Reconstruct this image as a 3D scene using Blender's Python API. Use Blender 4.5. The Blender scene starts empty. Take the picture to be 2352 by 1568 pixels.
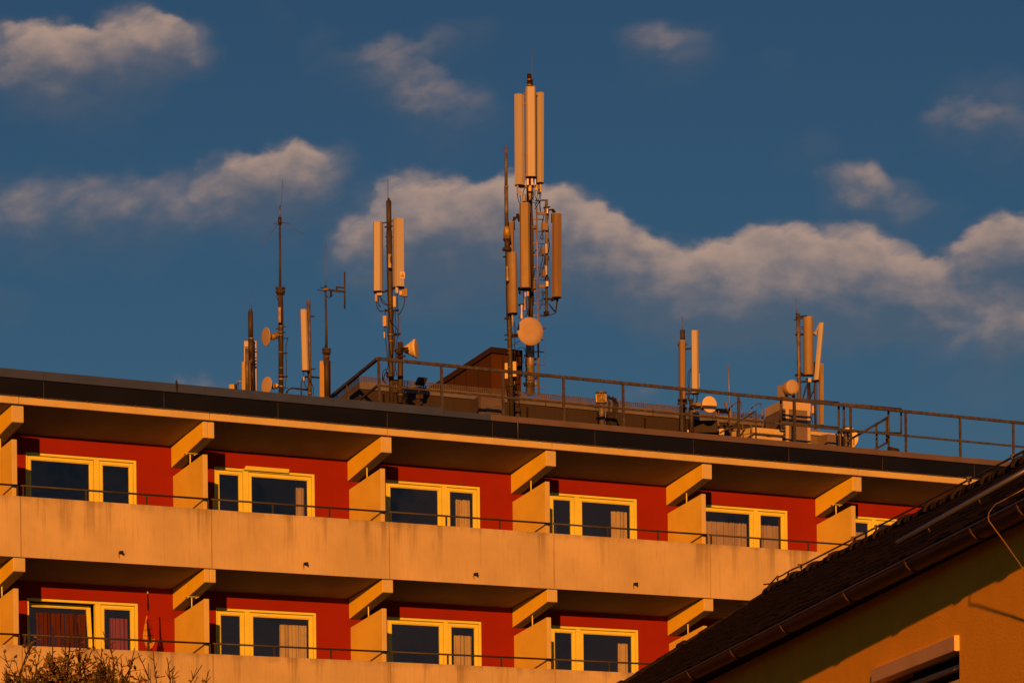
import bpy, bmesh, math, random
from mathutils import Vector, Matrix
import numpy as np
random.seed(7)
SC = bpy.context.scene
COL = SC.collection
rad = math.radians

# ------------------------------------------------------------------ camera
F, PV, ROLL, TH = 8223.26, 1446.43, -0.01079, 0.57888       # focal length / horizon / roll in a 2352 px wide picture
CX, CY, HC = 1176.0, 784.0, 1.7
X0, Y0 = -9.88244, 67.47196                                  # foot of the facade line
ct, st = math.cos(TH), math.sin(TH)
cr, sr = math.cos(ROLL), math.sin(ROLL)
cam_d = bpy.data.cameras.new("camera"); cam = bpy.data.objects.new("camera", cam_d); COL.objects.link(cam)
cam_d.sensor_width = 36.0; cam_d.lens = 36.0 * F / 2352.0
cam_d.shift_x = PV * sr / 2352.0
cam_d.shift_y = PV * cr / 2352.0
cam_d.clip_start = 0.5; cam_d.clip_end = 6000
cam.matrix_world = Matrix(((cr, -sr, 0, 0), (0, 0, -1, 0), (sr, cr, 0, HC), (0, 0, 0, 1)))
SC.camera = cam

# ------------------------------------------------------------------ light
SUN_DIR = Vector((-0.075, -1.584, 0.353)).normalized()       # towards the sun
sl = bpy.data.lights.new("sun", 'SUN'); so = bpy.data.objects.new("sun", sl); COL.objects.link(so)
sl.energy = 5.0; sl.color = (1.0, 0.305, 0.030); sl.angle = rad(0.5)
so.rotation_euler = (-SUN_DIR).to_track_quat('-Z', 'Y').to_euler()
so.location = (0, -20, 40)
SKY_STRENGTH = 0.05
EXPO = 1.50                                                  # 2 ** view exposure
SKY_DIM = 0.267
SKY_TINT = (0.62, 1.0, 1.30)
vs = SC.view_settings
vs.view_transform = 'Standard'; vs.look = 'None'; vs.gamma = 1.0; vs.exposure = math.log2(EXPO); vs.use_curve_mapping = False
SC.display_settings.display_device = 'sRGB'


def ray(x, y):
    dx, dy = x - CX, y - CY
    return Vector(((dx * cr + dy * sr) / F, 1.0, -((-dx * sr + dy * cr) - PV) / F))


world = bpy.data.worlds.new("World"); SC.world = world; world.use_nodes = True
NT = world.node_tree; NT.nodes.clear()


class G:                                                     # tiny node-graph writer
    def __init__(self, nt): self.nt = nt
    def n(self, t, **kw):
        o = self.nt.nodes.new(t)
        for k, v in kw.items(): setattr(o, k, v)
        return o
    def put(self, sock, v):
        if hasattr(v, 'is_output') or isinstance(v, bpy.types.NodeSocket): self.nt.links.new(v, sock)
        else: sock.default_value = v
    def m(self, op, a, b=0.0, c=0.0, clamp=False):
        o = self.n('ShaderNodeMath', operation=op, use_clamp=clamp)
        for i, v in enumerate((a, b, c)): self.put(o.inputs[i], v)
        return o.outputs[0]
    def vm(self, op, a, b=(0, 0, 0), c=(0, 0, 0)):
        o = self.n('ShaderNodeVectorMath', operation=op)
        for i, v in enumerate((a, b, c)):
            if i < len(o.inputs): self.put(o.inputs[i], v)
        return o.outputs['Value'] if op in ('DOT_PRODUCT', 'LENGTH') else o.outputs[0]
    def scale(self, v, s):
        o = self.n('ShaderNodeVectorMath', operation='SCALE'); self.put(o.inputs[0], v); self.put(o.inputs['Scale'], s); return o.outputs[0]
    def xyz(self, x, y, z):
        o = self.n('ShaderNodeCombineXYZ')
        for i, v in enumerate((x, y, z)): self.put(o.inputs[i], v)
        return o.outputs[0]
    def sep(self, v):
        o = self.n('ShaderNodeSeparateXYZ'); self.put(o.inputs[0], v); return o.outputs
    def noise(self, v, scale, detail=2.0, rough=0.5, dims='3D', dist=0.0):
        o = self.n('ShaderNodeTexNoise', noise_dimensions=dims)
        self.put(o.inputs['Vector'], v); o.inputs['Scale'].default_value = scale
        o.inputs['Detail'].default_value = detail; o.inputs['Roughness'].default_value = rough
        o.inputs['Distortion'].default_value = dist
        return o.outputs
    def mix(self, f, a, b, mode='MIX'):
        o = self.n('ShaderNodeMix', data_type='RGBA', blend_type=mode)
        self.put(o.inputs[0], f)
        for i, v in ((6, a), (7, b)): self.put(o.inputs[i], (*v, 1) if isinstance(v, tuple) and len(v) == 3 else v)
        return o.outputs[2]
    def ramp(self, v, a, b, lo=0.0, hi=1.0, smooth=True):
        o = self.n('ShaderNodeMapRange', interpolation_type='SMOOTHSTEP' if smooth else 'LINEAR')
        for i, q in enumerate((v, a, b, lo, hi)): self.put(o.inputs[i], q)
        return o.outputs[0]


g = G(NT)
sky = g.n('ShaderNodeTexSky', sky_type='NISHITA'); sky.sun_disc = False
sky.sun_elevation = math.asin(SUN_DIR.z); sky.sun_rotation = math.pi
sky.altitude = 400; sky.air_density = 1.0; sky.dust_density = 0.6; sky.ozone_density = 2.0
skyc = g.mix(1.0, sky.outputs[0], SKY_TINT, 'MULTIPLY')
skyc = g.scale(skyc, SKY_STRENGTH * SKY_DIM)
tc = g.n('ShaderNodeTexCoord').outputs['Generated']
dx, dy, dz = g.sep(tc)
front = g.ramp(dy, 0.25, 0.5)
yy = g.m('MAXIMUM', dy, 0.05)
# direction -> flat map of the sky ahead (1 unit = 0.7 degrees)
p = g.xyz(g.m('MULTIPLY', g.m('DIVIDE', dx, yy), F / 100), g.m('MULTIPLY', g.m('DIVIDE', dz, yy), F / 100), 0.0)
n1 = g.noise(p, 0.6, 2.0, 0.5, '2D')
n2 = g.noise(g.vm('MULTIPLY', p, (0.8, 1.25, 0)), 1.5, 5.0, 0.52, '2D')
px_, py_, _z = g.sep(p)
n3 = g.noise(g.xyz(g.m('MULTIPLY_ADD', py_, 0.18, g.m('MULTIPLY', px_, 0.36)), g.m('MULTIPLY_ADD', px_, -0.62, g.m('MULTIPLY', py_, 1.25)), 0.0), 1.15, 4.0, 0.55, '2D')
pw = g.vm('ADD', p, g.scale(g.vm('SUBTRACT', n1[1], (0.5, 0.5, 0.5)), 0.8))
pw = g.vm('ADD', pw, g.scale(g.vm('SUBTRACT', n2[1], (0.5, 0.5, 0.5)), 0.55))
# clouds: x, y, half width, height of the upper half, amount (the lower half trails twice as far)
CLOUDS = [
 (30, 120, 100, 55, .7), (135, 118, 85, 55, .95), (215, 110, 60, 45, .55), (300, 85, 85, 62, .8), (365, 95, 60, 45, .45), (430, 82, 55, 40, .62), (230, 190, 100, 50, .32), (130, 180, 110, 50, .35), (330, 130, 110, 40, .3),
 (0, 480, 90, 50, .26), (60, 480, 120, 55, .28), (190, 465, 120, 65, .34), (320, 460, 120, 62, .36), (430, 460, 90, 50, .30), (545, 405, 75, 50, .66), (640, 395, 85, 52, .85), (735, 392, 75, 46, .72), (600, 470, 140, 50, .28),
 (850, 560, 75, 60, .38), (900, 520, 75, 75, .55), (990, 490, 100, 80, .9), (1090, 480, 110, 62, 1.05), (1190, 485, 90, 65, 1.05), (1280, 505, 80, 70, .9), (1360, 555, 85, 60, .85), (925, 420, 45, 35, .25),
 (1010, 560, 170, 70, .5), (1200, 560, 170, 70, .5), (1560, 660, 190, 55, .4), (1860, 660, 200, 55, .45),
 (1440, 580, 80, 62, .85), (1530, 615, 90, 60, .85), (1620, 630, 90, 58, .85), (1710, 620, 95, 62, .9), (1800, 600, 90, 65, 1.0), (1890, 600, 95, 68, 1.05), (1980, 610, 95, 62, .9), (2070, 635, 80, 58, .95), (2135, 655, 55, 55, .85), (1720, 700, 200, 60, .42), (1960, 690, 200, 50, .42), (1540, 700, 100, 50, .25),
 (2220, 600, 80, 42, .65), (2310, 570, 80, 52, .85), (2370, 560, 60, 50, .8), (2260, 720, 90, 52, .62), (2340, 730, 70, 55, .62), (2250, 800, 150, 50, .3),
 (830, 160, 70, 34, .30), (900, 128, 70, 34, .38), (970, 105, 70, 30, .32), (1050, 75, 80, 28, .26), (940, 190, 80, 36, .26), (1020, 205, 80, 40, .28), (1070, 235, 60, 34, .24), (960, 200, 60, 40, .2), (1070, 270, 80, 40, .2), (1545, 95, 90, 48, .34), (1610, 110, 60, 36, .24), (1490, 78, 60, 28, .24), (1790, 140, 40, 25, .16),
 (1970, 425, 60, 42, .6), (2050, 445, 60, 40, .45), (2130, 490, 60, 35, .25), (1880, 330, 40, 30, .26), (1810, 345, 40, 25, .16), (2290, 225, 110, 60, .34), (2200, 262, 60, 26, .32), (2340, 300, 90, 50, .24), (745, 90, 40, 28, .22), (640, 35, 40, 28, .16),
 (455, 885, 60, 30, .6), (1470, 910, 45, 22, .4), (15, 690, 60, 28, .22), (960, 330, 70, 30, .14), (2250, 950, 150, 60, .16),
]
D = 0.0; Hs = 0.0
pw0 = pw
for i_, (x, y, rx, ry, am) in enumerate(CLOUDS):
    if i_ % 5 == 4: pw = g.vm('ADD', pw0, g.scale(g.xyz(D, 0.0, 0.0), 1e-6))   # keeps the node chain in order
    d = ray(x, y); c = (d.x * F / 100, d.z * F / 100)
    ix, iy = 62.0 / rx, 62.0 / ry
    q = g.vm('MULTIPLY_ADD', pw, (ix, iy, 0), (-c[0] * ix, -c[1] * iy, 0))
    qa_ = g.vm('MAXIMUM', q, g.vm('MULTIPLY', q, (-1.0, -0.5, 0)))
    w = g.m('MULTIPLY', g.m('SUBTRACT', 1.0, g.vm('DOT_PRODUCT', qa_, qa_), clamp=True), am)
    D = g.m('ADD', D, w)
    Hs = g.m('MULTIPLY_ADD', g.sep(q)[1], w, Hs)
hgt = g.m('DIVIDE', Hs, g.m('ADD', D, 0.04))                 # height inside its own cloud
tex = g.m('MULTIPLY_ADD', g.m('MAXIMUM', g.m('SUBTRACT', n3[0], 0.3), 0.0), 1.7, 0.55)
dn = g.m('MULTIPLY', D, tex)
dens = g.m('MULTIPLY', g.ramp(dn, 0.03, 0.95, smooth=False), front)
lit = g.m('MULTIPLY', g.ramp(g.m('ADD', hgt, g.m('MULTIPLY', g.m('SUBTRACT', n2[0], 0.5), 0.9)), -1.0, 0.75), g.ramp(D, 0.0, 0.75))
cloudc = g.mix(lit, (0.122, 0.117, 0.130), (0.45, 0.305, 0.235))
final = g.mix(g.m('MULTIPLY', dens, g.m('MULTIPLY_ADD', lit, 0.58, 0.30)), skyc, g.scale(cloudc, 1.0 / EXPO))
n4 = g.noise(g.vm('MULTIPLY', tc, (1.0, 1.0, 1.8)), 17.0, 6.0, 0.6)                # unseen sunset clouds added at the right rear for the window reflections
rear = g.m('MULTIPLY', g.ramp(n4[0], 0.33, 0.56), g.m('MULTIPLY', g.ramp(dy, 0.2, -0.15), g.ramp(dx, 0.15, 0.6)))
final = g.mix(g.m('MULTIPLY', rear, 0.7), final, (0.186, 0.114, 0.106))
bg = g.n('ShaderNodeBackground'); NT.links.new(final, bg.inputs[0]); bg.inputs[1].default_value = 1.0
wo = g.n('ShaderNodeOutputWorld'); NT.links.new(bg.outputs[0], wo.inputs[0])
world.cycles.sampling_method = 'MANUAL'; world.cycles.sample_map_resolution = 256


# ------------------------------------------------------------------ materials
def mat(name, col, rough=0.6, metal=0.0, var=0.12, vscale=3.0, bump=0.0, bscale=30.0, spec=0.28, streak=0.0, col2=None, k=0.67):
    col = tuple(c * k for c in col); col2 = col2 and tuple(c * k for c in col2)
    m = bpy.data.materials.new(name); m.use_nodes = True
    nt = m.node_tree; b = nt.nodes['Principled BSDF']; q = G(nt)
    t = q.n('ShaderNodeTexCoord').outputs['Object']
    n = q.noise(t, vscale, 5.0, 0.6)
    c2 = col2 or tuple(c * (1 - var * 2.2) for c in col)
    f = q.ramp(n[0], 0.3, 0.68)
    if streak:
        s = q.noise(q.vm('MULTIPLY', t, (9, 9, 0.35)), 2.0, 4.0, 0.6)
        f = q.m('MULTIPLY', f, q.ramp(s[0], 0.35, 0.35 + 0.4 / streak))
    c = q.mix(f, c2, col)
    nt.links.new(c, b.inputs['Base Color'])
    b.inputs['Roughness'].default_value = rough; b.inputs['Metallic'].default_value = metal
    b.inputs['Specular IOR Level'].default_value = spec
    if bump:
        bn = q.noise(t, bscale, 4.0, 0.6)
        bp = q.n('ShaderNodeBump'); bp.inputs['Strength'].default_value = bump; bp.inputs['Distance'].default_value = 0.02
        nt.links.new(bn[0], bp.inputs['Height']); nt.links.new(bp.outputs[0], b.inputs['Normal'])
    return m


def concrete_panel(name, col):
    m = bpy.data.materials.new(name); m.use_nodes = True
    nt = m.node_tree; b = nt.nodes['Principled BSDF']; q = G(nt)
    t = q.n('ShaderNodeTexCoord').outputs['Object']
    x, y, z = q.sep(t)
    rib = q.n('ShaderNodeTexWave', wave_type='BANDS', bands_direction='X'); q.put(rib.inputs['Vector'], t)
    rib.inputs['Scale'].default_value = 6.3; rib.inputs['Distortion'].default_value = 2.5; rib.inputs['Detail'].default_value = 1.0
    cloud = q.noise(t, 0.9, 4.0, 0.55)
    run = q.noise(q.vm('MULTIPLY', t, (1, 1, 0.05)), 3.3, 4.0, 0.6)        # water runs, straight down
    fine = q.noise(q.vm('MULTIPLY', t, (1, 1, 0.06)), 24.0, 3.0, 0.7)
    blot = q.noise(t, 2.6, 5.0, 0.65)
    att = q.n('ShaderNodeAttribute', attribute_name='drop')                # 0 at the panel's foot, 1 at its rim
    top = att.outputs['Fac']
    r1 = q.m('MULTIPLY', q.ramp(run[0], 0.545, 0.66), q.ramp(q.m('ADD', top, q.m('MULTIPLY', blot[0], 0.9)), 0.55, 1.5))
    r2 = q.m('MULTIPLY', q.ramp(q.m('ADD', top, q.m('MULTIPLY', q.m('SUBTRACT', blot[0], 0.5), 0.35)), 0.86, 1.02), q.ramp(run[0], 0.38, 0.56))
    c = q.mix(q.ramp(cloud[0], 0.3, 0.72), tuple(v * 0.80 for v in col), col)
    c = q.mix(q.m('MULTIPLY', q.ramp(fine[0], 0.52, 0.70), 0.30), c, tuple(v * 0.55 for v in col))
    c = q.mix(q.m('MULTIPLY', r1, 0.55), c, (0.13, 0.105, 0.075))
    c = q.mix(q.m('MULTIPLY', r2, 0.42), c, (0.15, 0.125, 0.095))
    nt.links.new(c, b.inputs['Base Color'])
    b.inputs['Roughness'].default_value = 0.85; b.inputs['Specular IOR Level'].default_value = 0.25
    bp = q.n('ShaderNodeBump'); bp.inputs['Strength'].default_value = 0.12; bp.inputs['Distance'].default_value = 0.012
    nt.links.new(q.m('ADD', rib.outputs['Fac'], q.m('MULTIPLY', blot[0], 0.6)), bp.inputs['Height']); nt.links.new(bp.outputs[0], b.inputs['Normal'])
    return m


def glass(name, tint=0.5, refl=1.0):
    m = bpy.data.materials.new(name); m.use_nodes = True
    nt = m.node_tree; nt.nodes.clear(); q = G(nt)
    tr = q.n('ShaderNodeBsdfTransparent'); tr.inputs[0].default_value = (tint, tint, tint, 1)
    gl = q.n('ShaderNodeBsdfGlossy'); gl.inputs['Roughness'].default_value = 0.015; gl.inputs[0].default_value = (refl, refl, refl, 1)
    t = q.n('ShaderNodeTexCoord').outputs['Object']
    bn = q.noise(t, 1.3, 1.0); bp = q.n('ShaderNodeBump'); bp.inputs['Strength'].default_value = 0.05; bp.inputs['Distance'].default_value = 0.05
    nt.links.new(bn[0], bp.inputs['Height']); nt.links.new(bp.outputs[0], gl.inputs['Normal'])
    lw = q.n('ShaderNodeLayerWeight'); fac = q.m('MULTIPLY_ADD', q.m('POWER', lw.outputs['Facing'], 4.0), 0.6, 0.055)
    mx = q.n('ShaderNodeMixShader'); nt.links.new(fac, mx.inputs[0]); nt.links.new(tr.outputs[0], mx.inputs[1]); nt.links.new(gl.outputs[0], mx.inputs[2])
    o = q.n('ShaderNodeOutputMaterial'); nt.links.new(mx.outputs[0], o.inputs[0])
    return m


M = dict(
    concrete=concrete_panel('ribbed_concrete', (0.405, 0.362, 0.255)),
    beam=mat('smooth_concrete', (0.60, 0.54, 0.30), 0.8, var=0.06, vscale=2.0, bump=0.1, spec=0.25),
    sunlit_sidepaint=mat('sunlit_beam_side_paint', (0.80, 0.62, 0.05), 0.8, var=0.05, vscale=2.0, bump=0.1, spec=0.2),  # yellow side paint, brightened in place of sunlight on the beam sides
    screen=mat('sunlit_screen_paint', (0.72, 0.58, 0.13), 0.8, var=0.06, vscale=1.5, bump=0.12, bscale=50, spec=0.25),  # screen sides likewise brightened to look sunlit
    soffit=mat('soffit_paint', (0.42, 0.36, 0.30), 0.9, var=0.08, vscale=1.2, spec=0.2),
    red=mat('red_render', (0.27, 0.020, 0.006), 0.9, var=0.05, vscale=1.0, bump=0.12, bscale=60, spec=0.15),
    cream=mat('cream_frame', (0.80, 0.84, 0.16), 0.55, var=0.05, vscale=2.0, spec=0.35),
    sealant=mat('sealant', (0.42, 0.30, 0.12), 0.8, var=0.2, vscale=4),
    rail=mat('balcony_rail_steel', (0.05, 0.05, 0.062), 0.55, var=0.15, vscale=8),
    guard=mat('guard_rail_steel', (0.08, 0.078, 0.10), 0.6, var=0.25, vscale=14, bump=0.1),
    clad=mat('dark_cladding', (0.004, 0.0055, 0.011), 0.42, var=0.15, vscale=1.2),
    clad2=mat('dark_cladding_brownish', (0.004, 0.003, 0.004), 0.5, var=0.15, vscale=1.2),
    coping_grey=mat('grey_coping', (0.042, 0.07, 0.21), 0.5, var=0.1, vscale=1.5),
    coping=mat('brown_coping', (0.13, 0.11, 0.14), 0.6, var=0.1, vscale=1.5),
    dark=mat('dark_interior', (0.03, 0.025, 0.025), 0.9),  # room surfaces coloured near black so the rooms look unlit
    roof=mat('roof_gravel', (0.13, 0.12, 0.11), 0.95, var=0.2, vscale=20, bump=0.4),
    pole=mat('weathered_pole', (0.095, 0.085, 0.085), 0.6, var=0.28, vscale=6, bump=0.15, streak=0.8),
    pole_grey=mat('galvanised_pole', (0.20, 0.18, 0.17), 0.5, 0.25, var=0.28, vscale=5, bump=0.1),
    silver=mat('bright_galvanised', (0.42, 0.38, 0.36), 0.4, 0.5, var=0.3, vscale=4),
    rung=mat('ladder_steel', (0.30, 0.26, 0.27), 0.45, 0.4, var=0.15, vscale=9),
    radome=mat('panel_radome', (0.48, 0.485, 0.53), 0.55, var=0.07, vscale=1.5, streak=0.6, bump=0.05),
    radome_old=mat('aged_panel_radome', (0.40, 0.33, 0.22), 0.7, var=0.16, vscale=2.5, streak=0.9, bump=0.1),
    radome_dark=mat('brown_panel_radome', (0.27, 0.21, 0.17), 0.7, var=0.12, vscale=2.5, streak=0.9),
    pback=mat('panel_back', (0.46, 0.32, 0.12), 0.6, var=0.1, vscale=2),
    dish=mat('dish_radome', (0.44, 0.37, 0.33), 0.7, var=0.05, vscale=3),
    dish_pale=mat('pale_dish', (0.74, 0.66, 0.44), 0.6, var=0.05, vscale=3),
    mount=mat('dish_mount', (0.42, 0.33, 0.12), 0.5, 0.2, var=0.25, vscale=10),
    black=mat('black_cable', (0.012, 0.011, 0.011), 0.55, var=0.1),
    bolt=mat('clamp_steel', (0.055, 0.045, 0.042), 0.5, 0.3, var=0.3, vscale=12),
    clampring=mat('worn_clamp_ring', (0.36, 0.30, 0.24), 0.45, 0.4, var=0.3, vscale=12),
    jbox=mat('amplifier_box', (0.55, 0.42, 0.16), 0.5, var=0.1),
    whip=mat('whip_rod', (0.16, 0.12, 0.12), 0.5, 0.2),
    plant=mat('plant_room_wall', (0.062, 0.052, 0.058), 0.85, var=0.2, vscale=1.6, bump=0.15, streak=0.5),
    band=mat('plant_room_band', (0.15, 0.155, 0.22), 0.75, var=0.12, vscale=2.0),
    grate=mat('roof_grating', (0.15, 0.14, 0.15), 0.55, 0.2, var=0.15, vscale=8),
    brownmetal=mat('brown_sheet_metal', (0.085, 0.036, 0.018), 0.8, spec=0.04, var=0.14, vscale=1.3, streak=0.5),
    brownmetal2=mat('brown_sheet_metal_shaded', (0.05, 0.025, 0.015), 0.8, spec=0.04, var=0.14, vscale=1.3, streak=0.5),  # darker copy of the sheet metal, paints in shade on the left side
    trim=mat('dark_roof_trim', (0.022, 0.014, 0.018), 0.8, spec=0.04),
    cab=mat('cabinet_sheet', (0.19, 0.165, 0.19), 0.6, var=0.06, vscale=2),
    cabtrim=mat('cabinet_trim', (0.60, 0.52, 0.36), 0.55, var=0.06, vscale=2),
    white=mat('pale_cabinet', (0.62, 0.54, 0.32), 0.6, var=0.07, vscale=3),
    sign=mat('label_plate', (0.70, 0.66, 0.58), 0.5, var=0.03),
    ink=mat('label_ink', (0.05, 0.045, 0.045), 0.7),
    yellow=mat('warning_yellow', (0.65, 0.42, 0.02), 0.5, var=0.04),
    glass=glass('window_glass', 0.86),
    net=mat('net_curtain', (0.62, 0.54, 0.44), 0.95, var=0.1, vscale=3, spec=0.1),
    cream_curtain=mat('cream_curtain', (0.80, 0.72, 0.32), 0.95, var=0.08, vscale=3, spec=0.1),
    redcurtain=mat('shaded_red_curtain', (0.085, 0.024, 0.016), 0.95, var=0.1, vscale=3, spec=0.1),  # red cloth, its colour darkened for the shade behind the tilted sash
    pinkcurtain=mat('pink_curtain', (0.36, 0.09, 0.085), 0.95, var=0.1, vscale=3, spec=0.1),
    f_black=mat('flag_black', (0.012, 0.01, 0.01), 0.9), f_red=mat('flag_red', (0.30, 0.01, 0.02), 0.9), f_gold=mat('flag_gold', (0.60, 0.33, 0.03), 0.9),
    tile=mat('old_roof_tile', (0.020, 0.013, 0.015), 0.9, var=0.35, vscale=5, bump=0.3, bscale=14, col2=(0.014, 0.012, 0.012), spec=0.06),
    ridge=mat('mossy_ridge_tile', (0.034, 0.023, 0.019), 0.95, var=0.3, vscale=7, bump=0.6, bscale=16, col2=(0.02, 0.018, 0.012), spec=0.06),
    gutter=mat('copper_gutter', (0.075, 0.032, 0.016), 0.6, 0.2, var=0.22, vscale=2.2, streak=0.4),
    gutter_lip=mat('gutter_lip', (0.07, 0.05, 0.04), 0.5, 0.3, var=0.2),
    stucco=mat('ochre_stucco', (0.88, 0.455, 0.03), 0.95, var=0.035, vscale=2.6, bump=0.30, bscale=60, spec=0.1, k=1.0),
    shutter=mat('shutter_box_paint', (0.92, 0.62, 0.32), 0.7, var=0.06, vscale=2),
    snow=mat('snow_guard_pipe', (0.30, 0.33, 0.40), 0.28, 0.8, var=0.1),
    wire=mat('conductor_wire', (0.035, 0.028, 0.028), 0.5, 0.3),
    wire_lit=mat('bright_wire', (0.42, 0.28, 0.10), 0.5, 0.3),
    bark=mat('twig_bark', (0.060, 0.032, 0.016), 0.9, var=0.2, vscale=10),
    leaf=mat('autumn_leaf', (0.15, 0.125, 0.022), 0.7, var=0.35, vscale=2.0, col2=(0.07, 0.075, 0.014)),
    leaf2=mat('rusty_leaf', (0.26, 0.11, 0.018), 0.7, var=0.2, vscale=2.0),
    ground=mat('ground_grass', (0.045, 0.05, 0.022), 0.95, var=0.3, vscale=0.4, bump=0.3),
)

# ------------------------------------------------------------------ mesh helpers
ORG = {}                                                     # where each object's local zero lies in its frame


class MB:
    def __init__(self): self.v = []; self.f = []; self.s = []; self.attr = None
    def add(self, vs_, fs, smooth=False):
        b = len(self.v); self.v += [tuple(map(float, p)) for p in vs_]
        for f in fs: self.f.append([b + i for i in f]); self.s.append(smooth)
        return self
    def hull(self, bot, top, smooth=False, caps=True):       # two rings of the same length
        n = len(bot); fs = [[i, (i + 1) % n, n + (i + 1) % n, n + i] for i in range(n)]
        b = len(self.f); self.add(list(bot) + list(top), fs, smooth)
        if caps:
            k = len(self.v) - 2 * n
            self.f.append([k + i for i in range(n)][::-1]); self.f.append([k + n + i for i in range(n)]); self.s += [False, False]
        return self
    def box(self, a, b):
        (x0, y0, z0), (x1, y1, z1) = a, b
        return self.hull([(x0, y0, z0), (x1, y0, z0), (x1, y1, z0), (x0, y1, z0)], [(x0, y0, z1), (x1, y0, z1), (x1, y1, z1), (x0, y1, z1)])
    def obox(self, c, ex, ey, ez):                           # centre and three half axes
        c, ex, ey, ez = map(Vector, (c, ex, ey, ez))
        return self.hull([c - ex - ey - ez, c + ex - ey - ez, c + ex + ey - ez, c - ex + ey - ez], [c - ex - ey + ez, c + ex - ey + ez, c + ex + ey + ez, c - ex + ey + ez])
    def tube(self, pts, r, n=10, smooth=True):
        pts = [Vector(q) for q in pts]; rs = r if isinstance(r, (list, tuple)) else [r] * len(pts)
        rings = []; up = None
        for i, q in enumerate(pts):
            d = (pts[min(i + 1, len(pts) - 1)] - pts[max(i - 1, 0)])
            d = d.normalized() if d.length > 1e-9 else Vector((0, 0, 1))
            if up is None: up = Vector((0, 0, 1)) if abs(d.z) < 0.9 else Vector((1, 0, 0))
            a = d.cross(up); a = a.normalized() if a.length > 1e-6 else d.orthogonal().normalized()
            b_ = a.cross(d).normalized(); up = b_
            rings.append([q + (a * math.cos(2 * math.pi * k / n) + b_ * math.sin(2 * math.pi * k / n)) * rs[i] for k in range(n)])
        b0 = len(self.v); self.v += [tuple(w) for rr in rings for w in rr]
        for i in range(len(pts) - 1):
            for k in range(n):
                self.f.append([b0 + i * n + k, b0 + i * n + (k + 1) % n, b0 + (i + 1) * n + (k + 1) % n, b0 + (i + 1) * n + k]); self.s.append(smooth)
        self.f.append([b0 + k for k in range(n)][::-1]); self.f.append([b0 + (len(pts) - 1) * n + k for k in range(n)]); self.s += [False, False]
        return self
    def lathe(self, c, axis, prof, n=36, smooth=True):       # prof: (radius, distance along axis)
        c = Vector(c); ax = Vector(axis).normalized(); a = ax.orthogonal().normalized(); b_ = ax.cross(a)
        b0 = len(self.v)
        for (r, h) in prof:
            for k in range(n):
                t = 2 * math.pi * k / n
                self.v.append(tuple(c + ax * h + (a * math.cos(t) + b_ * math.sin(t)) * r))
        for i in range(len(prof) - 1):
            for k in range(n):
                self.f.append([b0 + i * n + k, b0 + i * n + (k + 1) % n, b0 + (i + 1) * n + (k + 1) % n, b0 + (i + 1) * n + k])
                self.s.append(smooth and prof[i][0] > 1e-4 and prof[i + 1][0] > 1e-4)
        self.f.append([b0 + k for k in range(n)][::-1]); self.f.append([b0 + (len(prof) - 1) * n + k for k in range(n)]); self.s += [False, False]
        return self
    def build(self, name, m, parent=None, org=None, bevel=0.0, label=None, side=None):
        o0 = Vector(org if org is not None else (ORG[parent.name] if parent else (0, 0, 0)))
        me = bpy.data.meshes.new(name)
        me.from_pydata([tuple(Vector(q) - o0) for q in self.v], [], self.f); me.update()
        bm = bmesh.new(); bm.from_mesh(me); bmesh.ops.recalc_face_normals(bm, faces=bm.faces); bm.to_mesh(me); bm.free()
        me.polygons.foreach_set('use_smooth', self.s)
        if side:                                             # the faces across the building carry a brighter paint that stands in for sun on them
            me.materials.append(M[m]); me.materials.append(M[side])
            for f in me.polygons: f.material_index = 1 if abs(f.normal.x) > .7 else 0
        if self.attr is not None:
            at = me.attributes.new('drop', 'FLOAT', 'POINT'); at.data.foreach_set('value', self.attr)
        if not side: me.materials.append(M[m] if isinstance(m, str) else m)
        o = bpy.data.objects.new(name, me); COL.objects.link(o)
        if parent is not None: o.parent = parent
        ORG[o.name] = tuple(o0)
        if bevel:
            md = o.modifiers.new('bevel', 'BEVEL'); md.width = bevel; md.segments = 2; md.limit_method = 'ANGLE'; md.angle_limit = rad(40)
        if label: o['label'] = label
        return o


def tag(o, label, cat, group=None, kind=None):
    if label: o['label'] = label
    if cat: o['category'] = cat
    if group: o['group'] = group
    if kind: o['kind'] = kind
    return o


def bw(u, v, z=0.0): return Vector((X0 + u * ct - v * st, Y0 + u * st + v * ct, z))   # building frame -> world


def thing(name, label, cat, org, group=None, frame='B'):     # an Empty at the thing's base that parents its parts
    o = bpy.data.objects.new(name, None); COL.objects.link(o); o.empty_display_size = 0.3
    if frame == 'B': o.location = bw(*org); o.rotation_euler = (0, 0, TH)
    else: o.location = org
    ORG[o.name] = tuple(org)
    return tag(o, label, cat, group)


def single(mb, name, m, label, cat, org, group=None, bevel=0.0):   # a thing that is one mesh, in the building frame
    o = mb.build(name, m, None, org=org, bevel=bevel)
    o.location = bw(*org); o.rotation_euler = (0, 0, TH)
    return tag(o, label, cat, group)


def on_v(x, y, v):                                           # picture point -> building frame, at depth v behind the facade line
    d = ray(x, y)
    t = (v - (X0 * st - Y0 * ct)) / (-d.x * st + d.y * ct)
    X, Y, Z = d * t
    return Vector(((X - X0) * ct + (Y - Y0) * st, v, Z + HC))


ER = Vector((ct, -st, 0)); EF = Vector((-st, -ct, 0))        # picture-right and towards-the-viewer, in the building frame


class Dr:                                                    # reads one enlarged crop of the photo at one depth
    def __init__(self, ox, oy, s, v): self.ox, self.oy, self.s, self.v = ox, oy, s, v
    def p(self, x, y, dv=0.0): return on_v(self.ox + x * self.s, self.oy + y * self.s, self.v + dv)
    def r(self, px): 
        d = self.p(0, 0); return px * self.s * bw(d.x, d.y).y / F
    def at(self, dv): return Dr(self.ox, self.oy, self.s, self.v + dv)
    def line(self, pts, dv=0.0): return [self.p(*q[:2], (q[2] if len(q) > 2 else 0) + dv) for q in pts]


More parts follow.
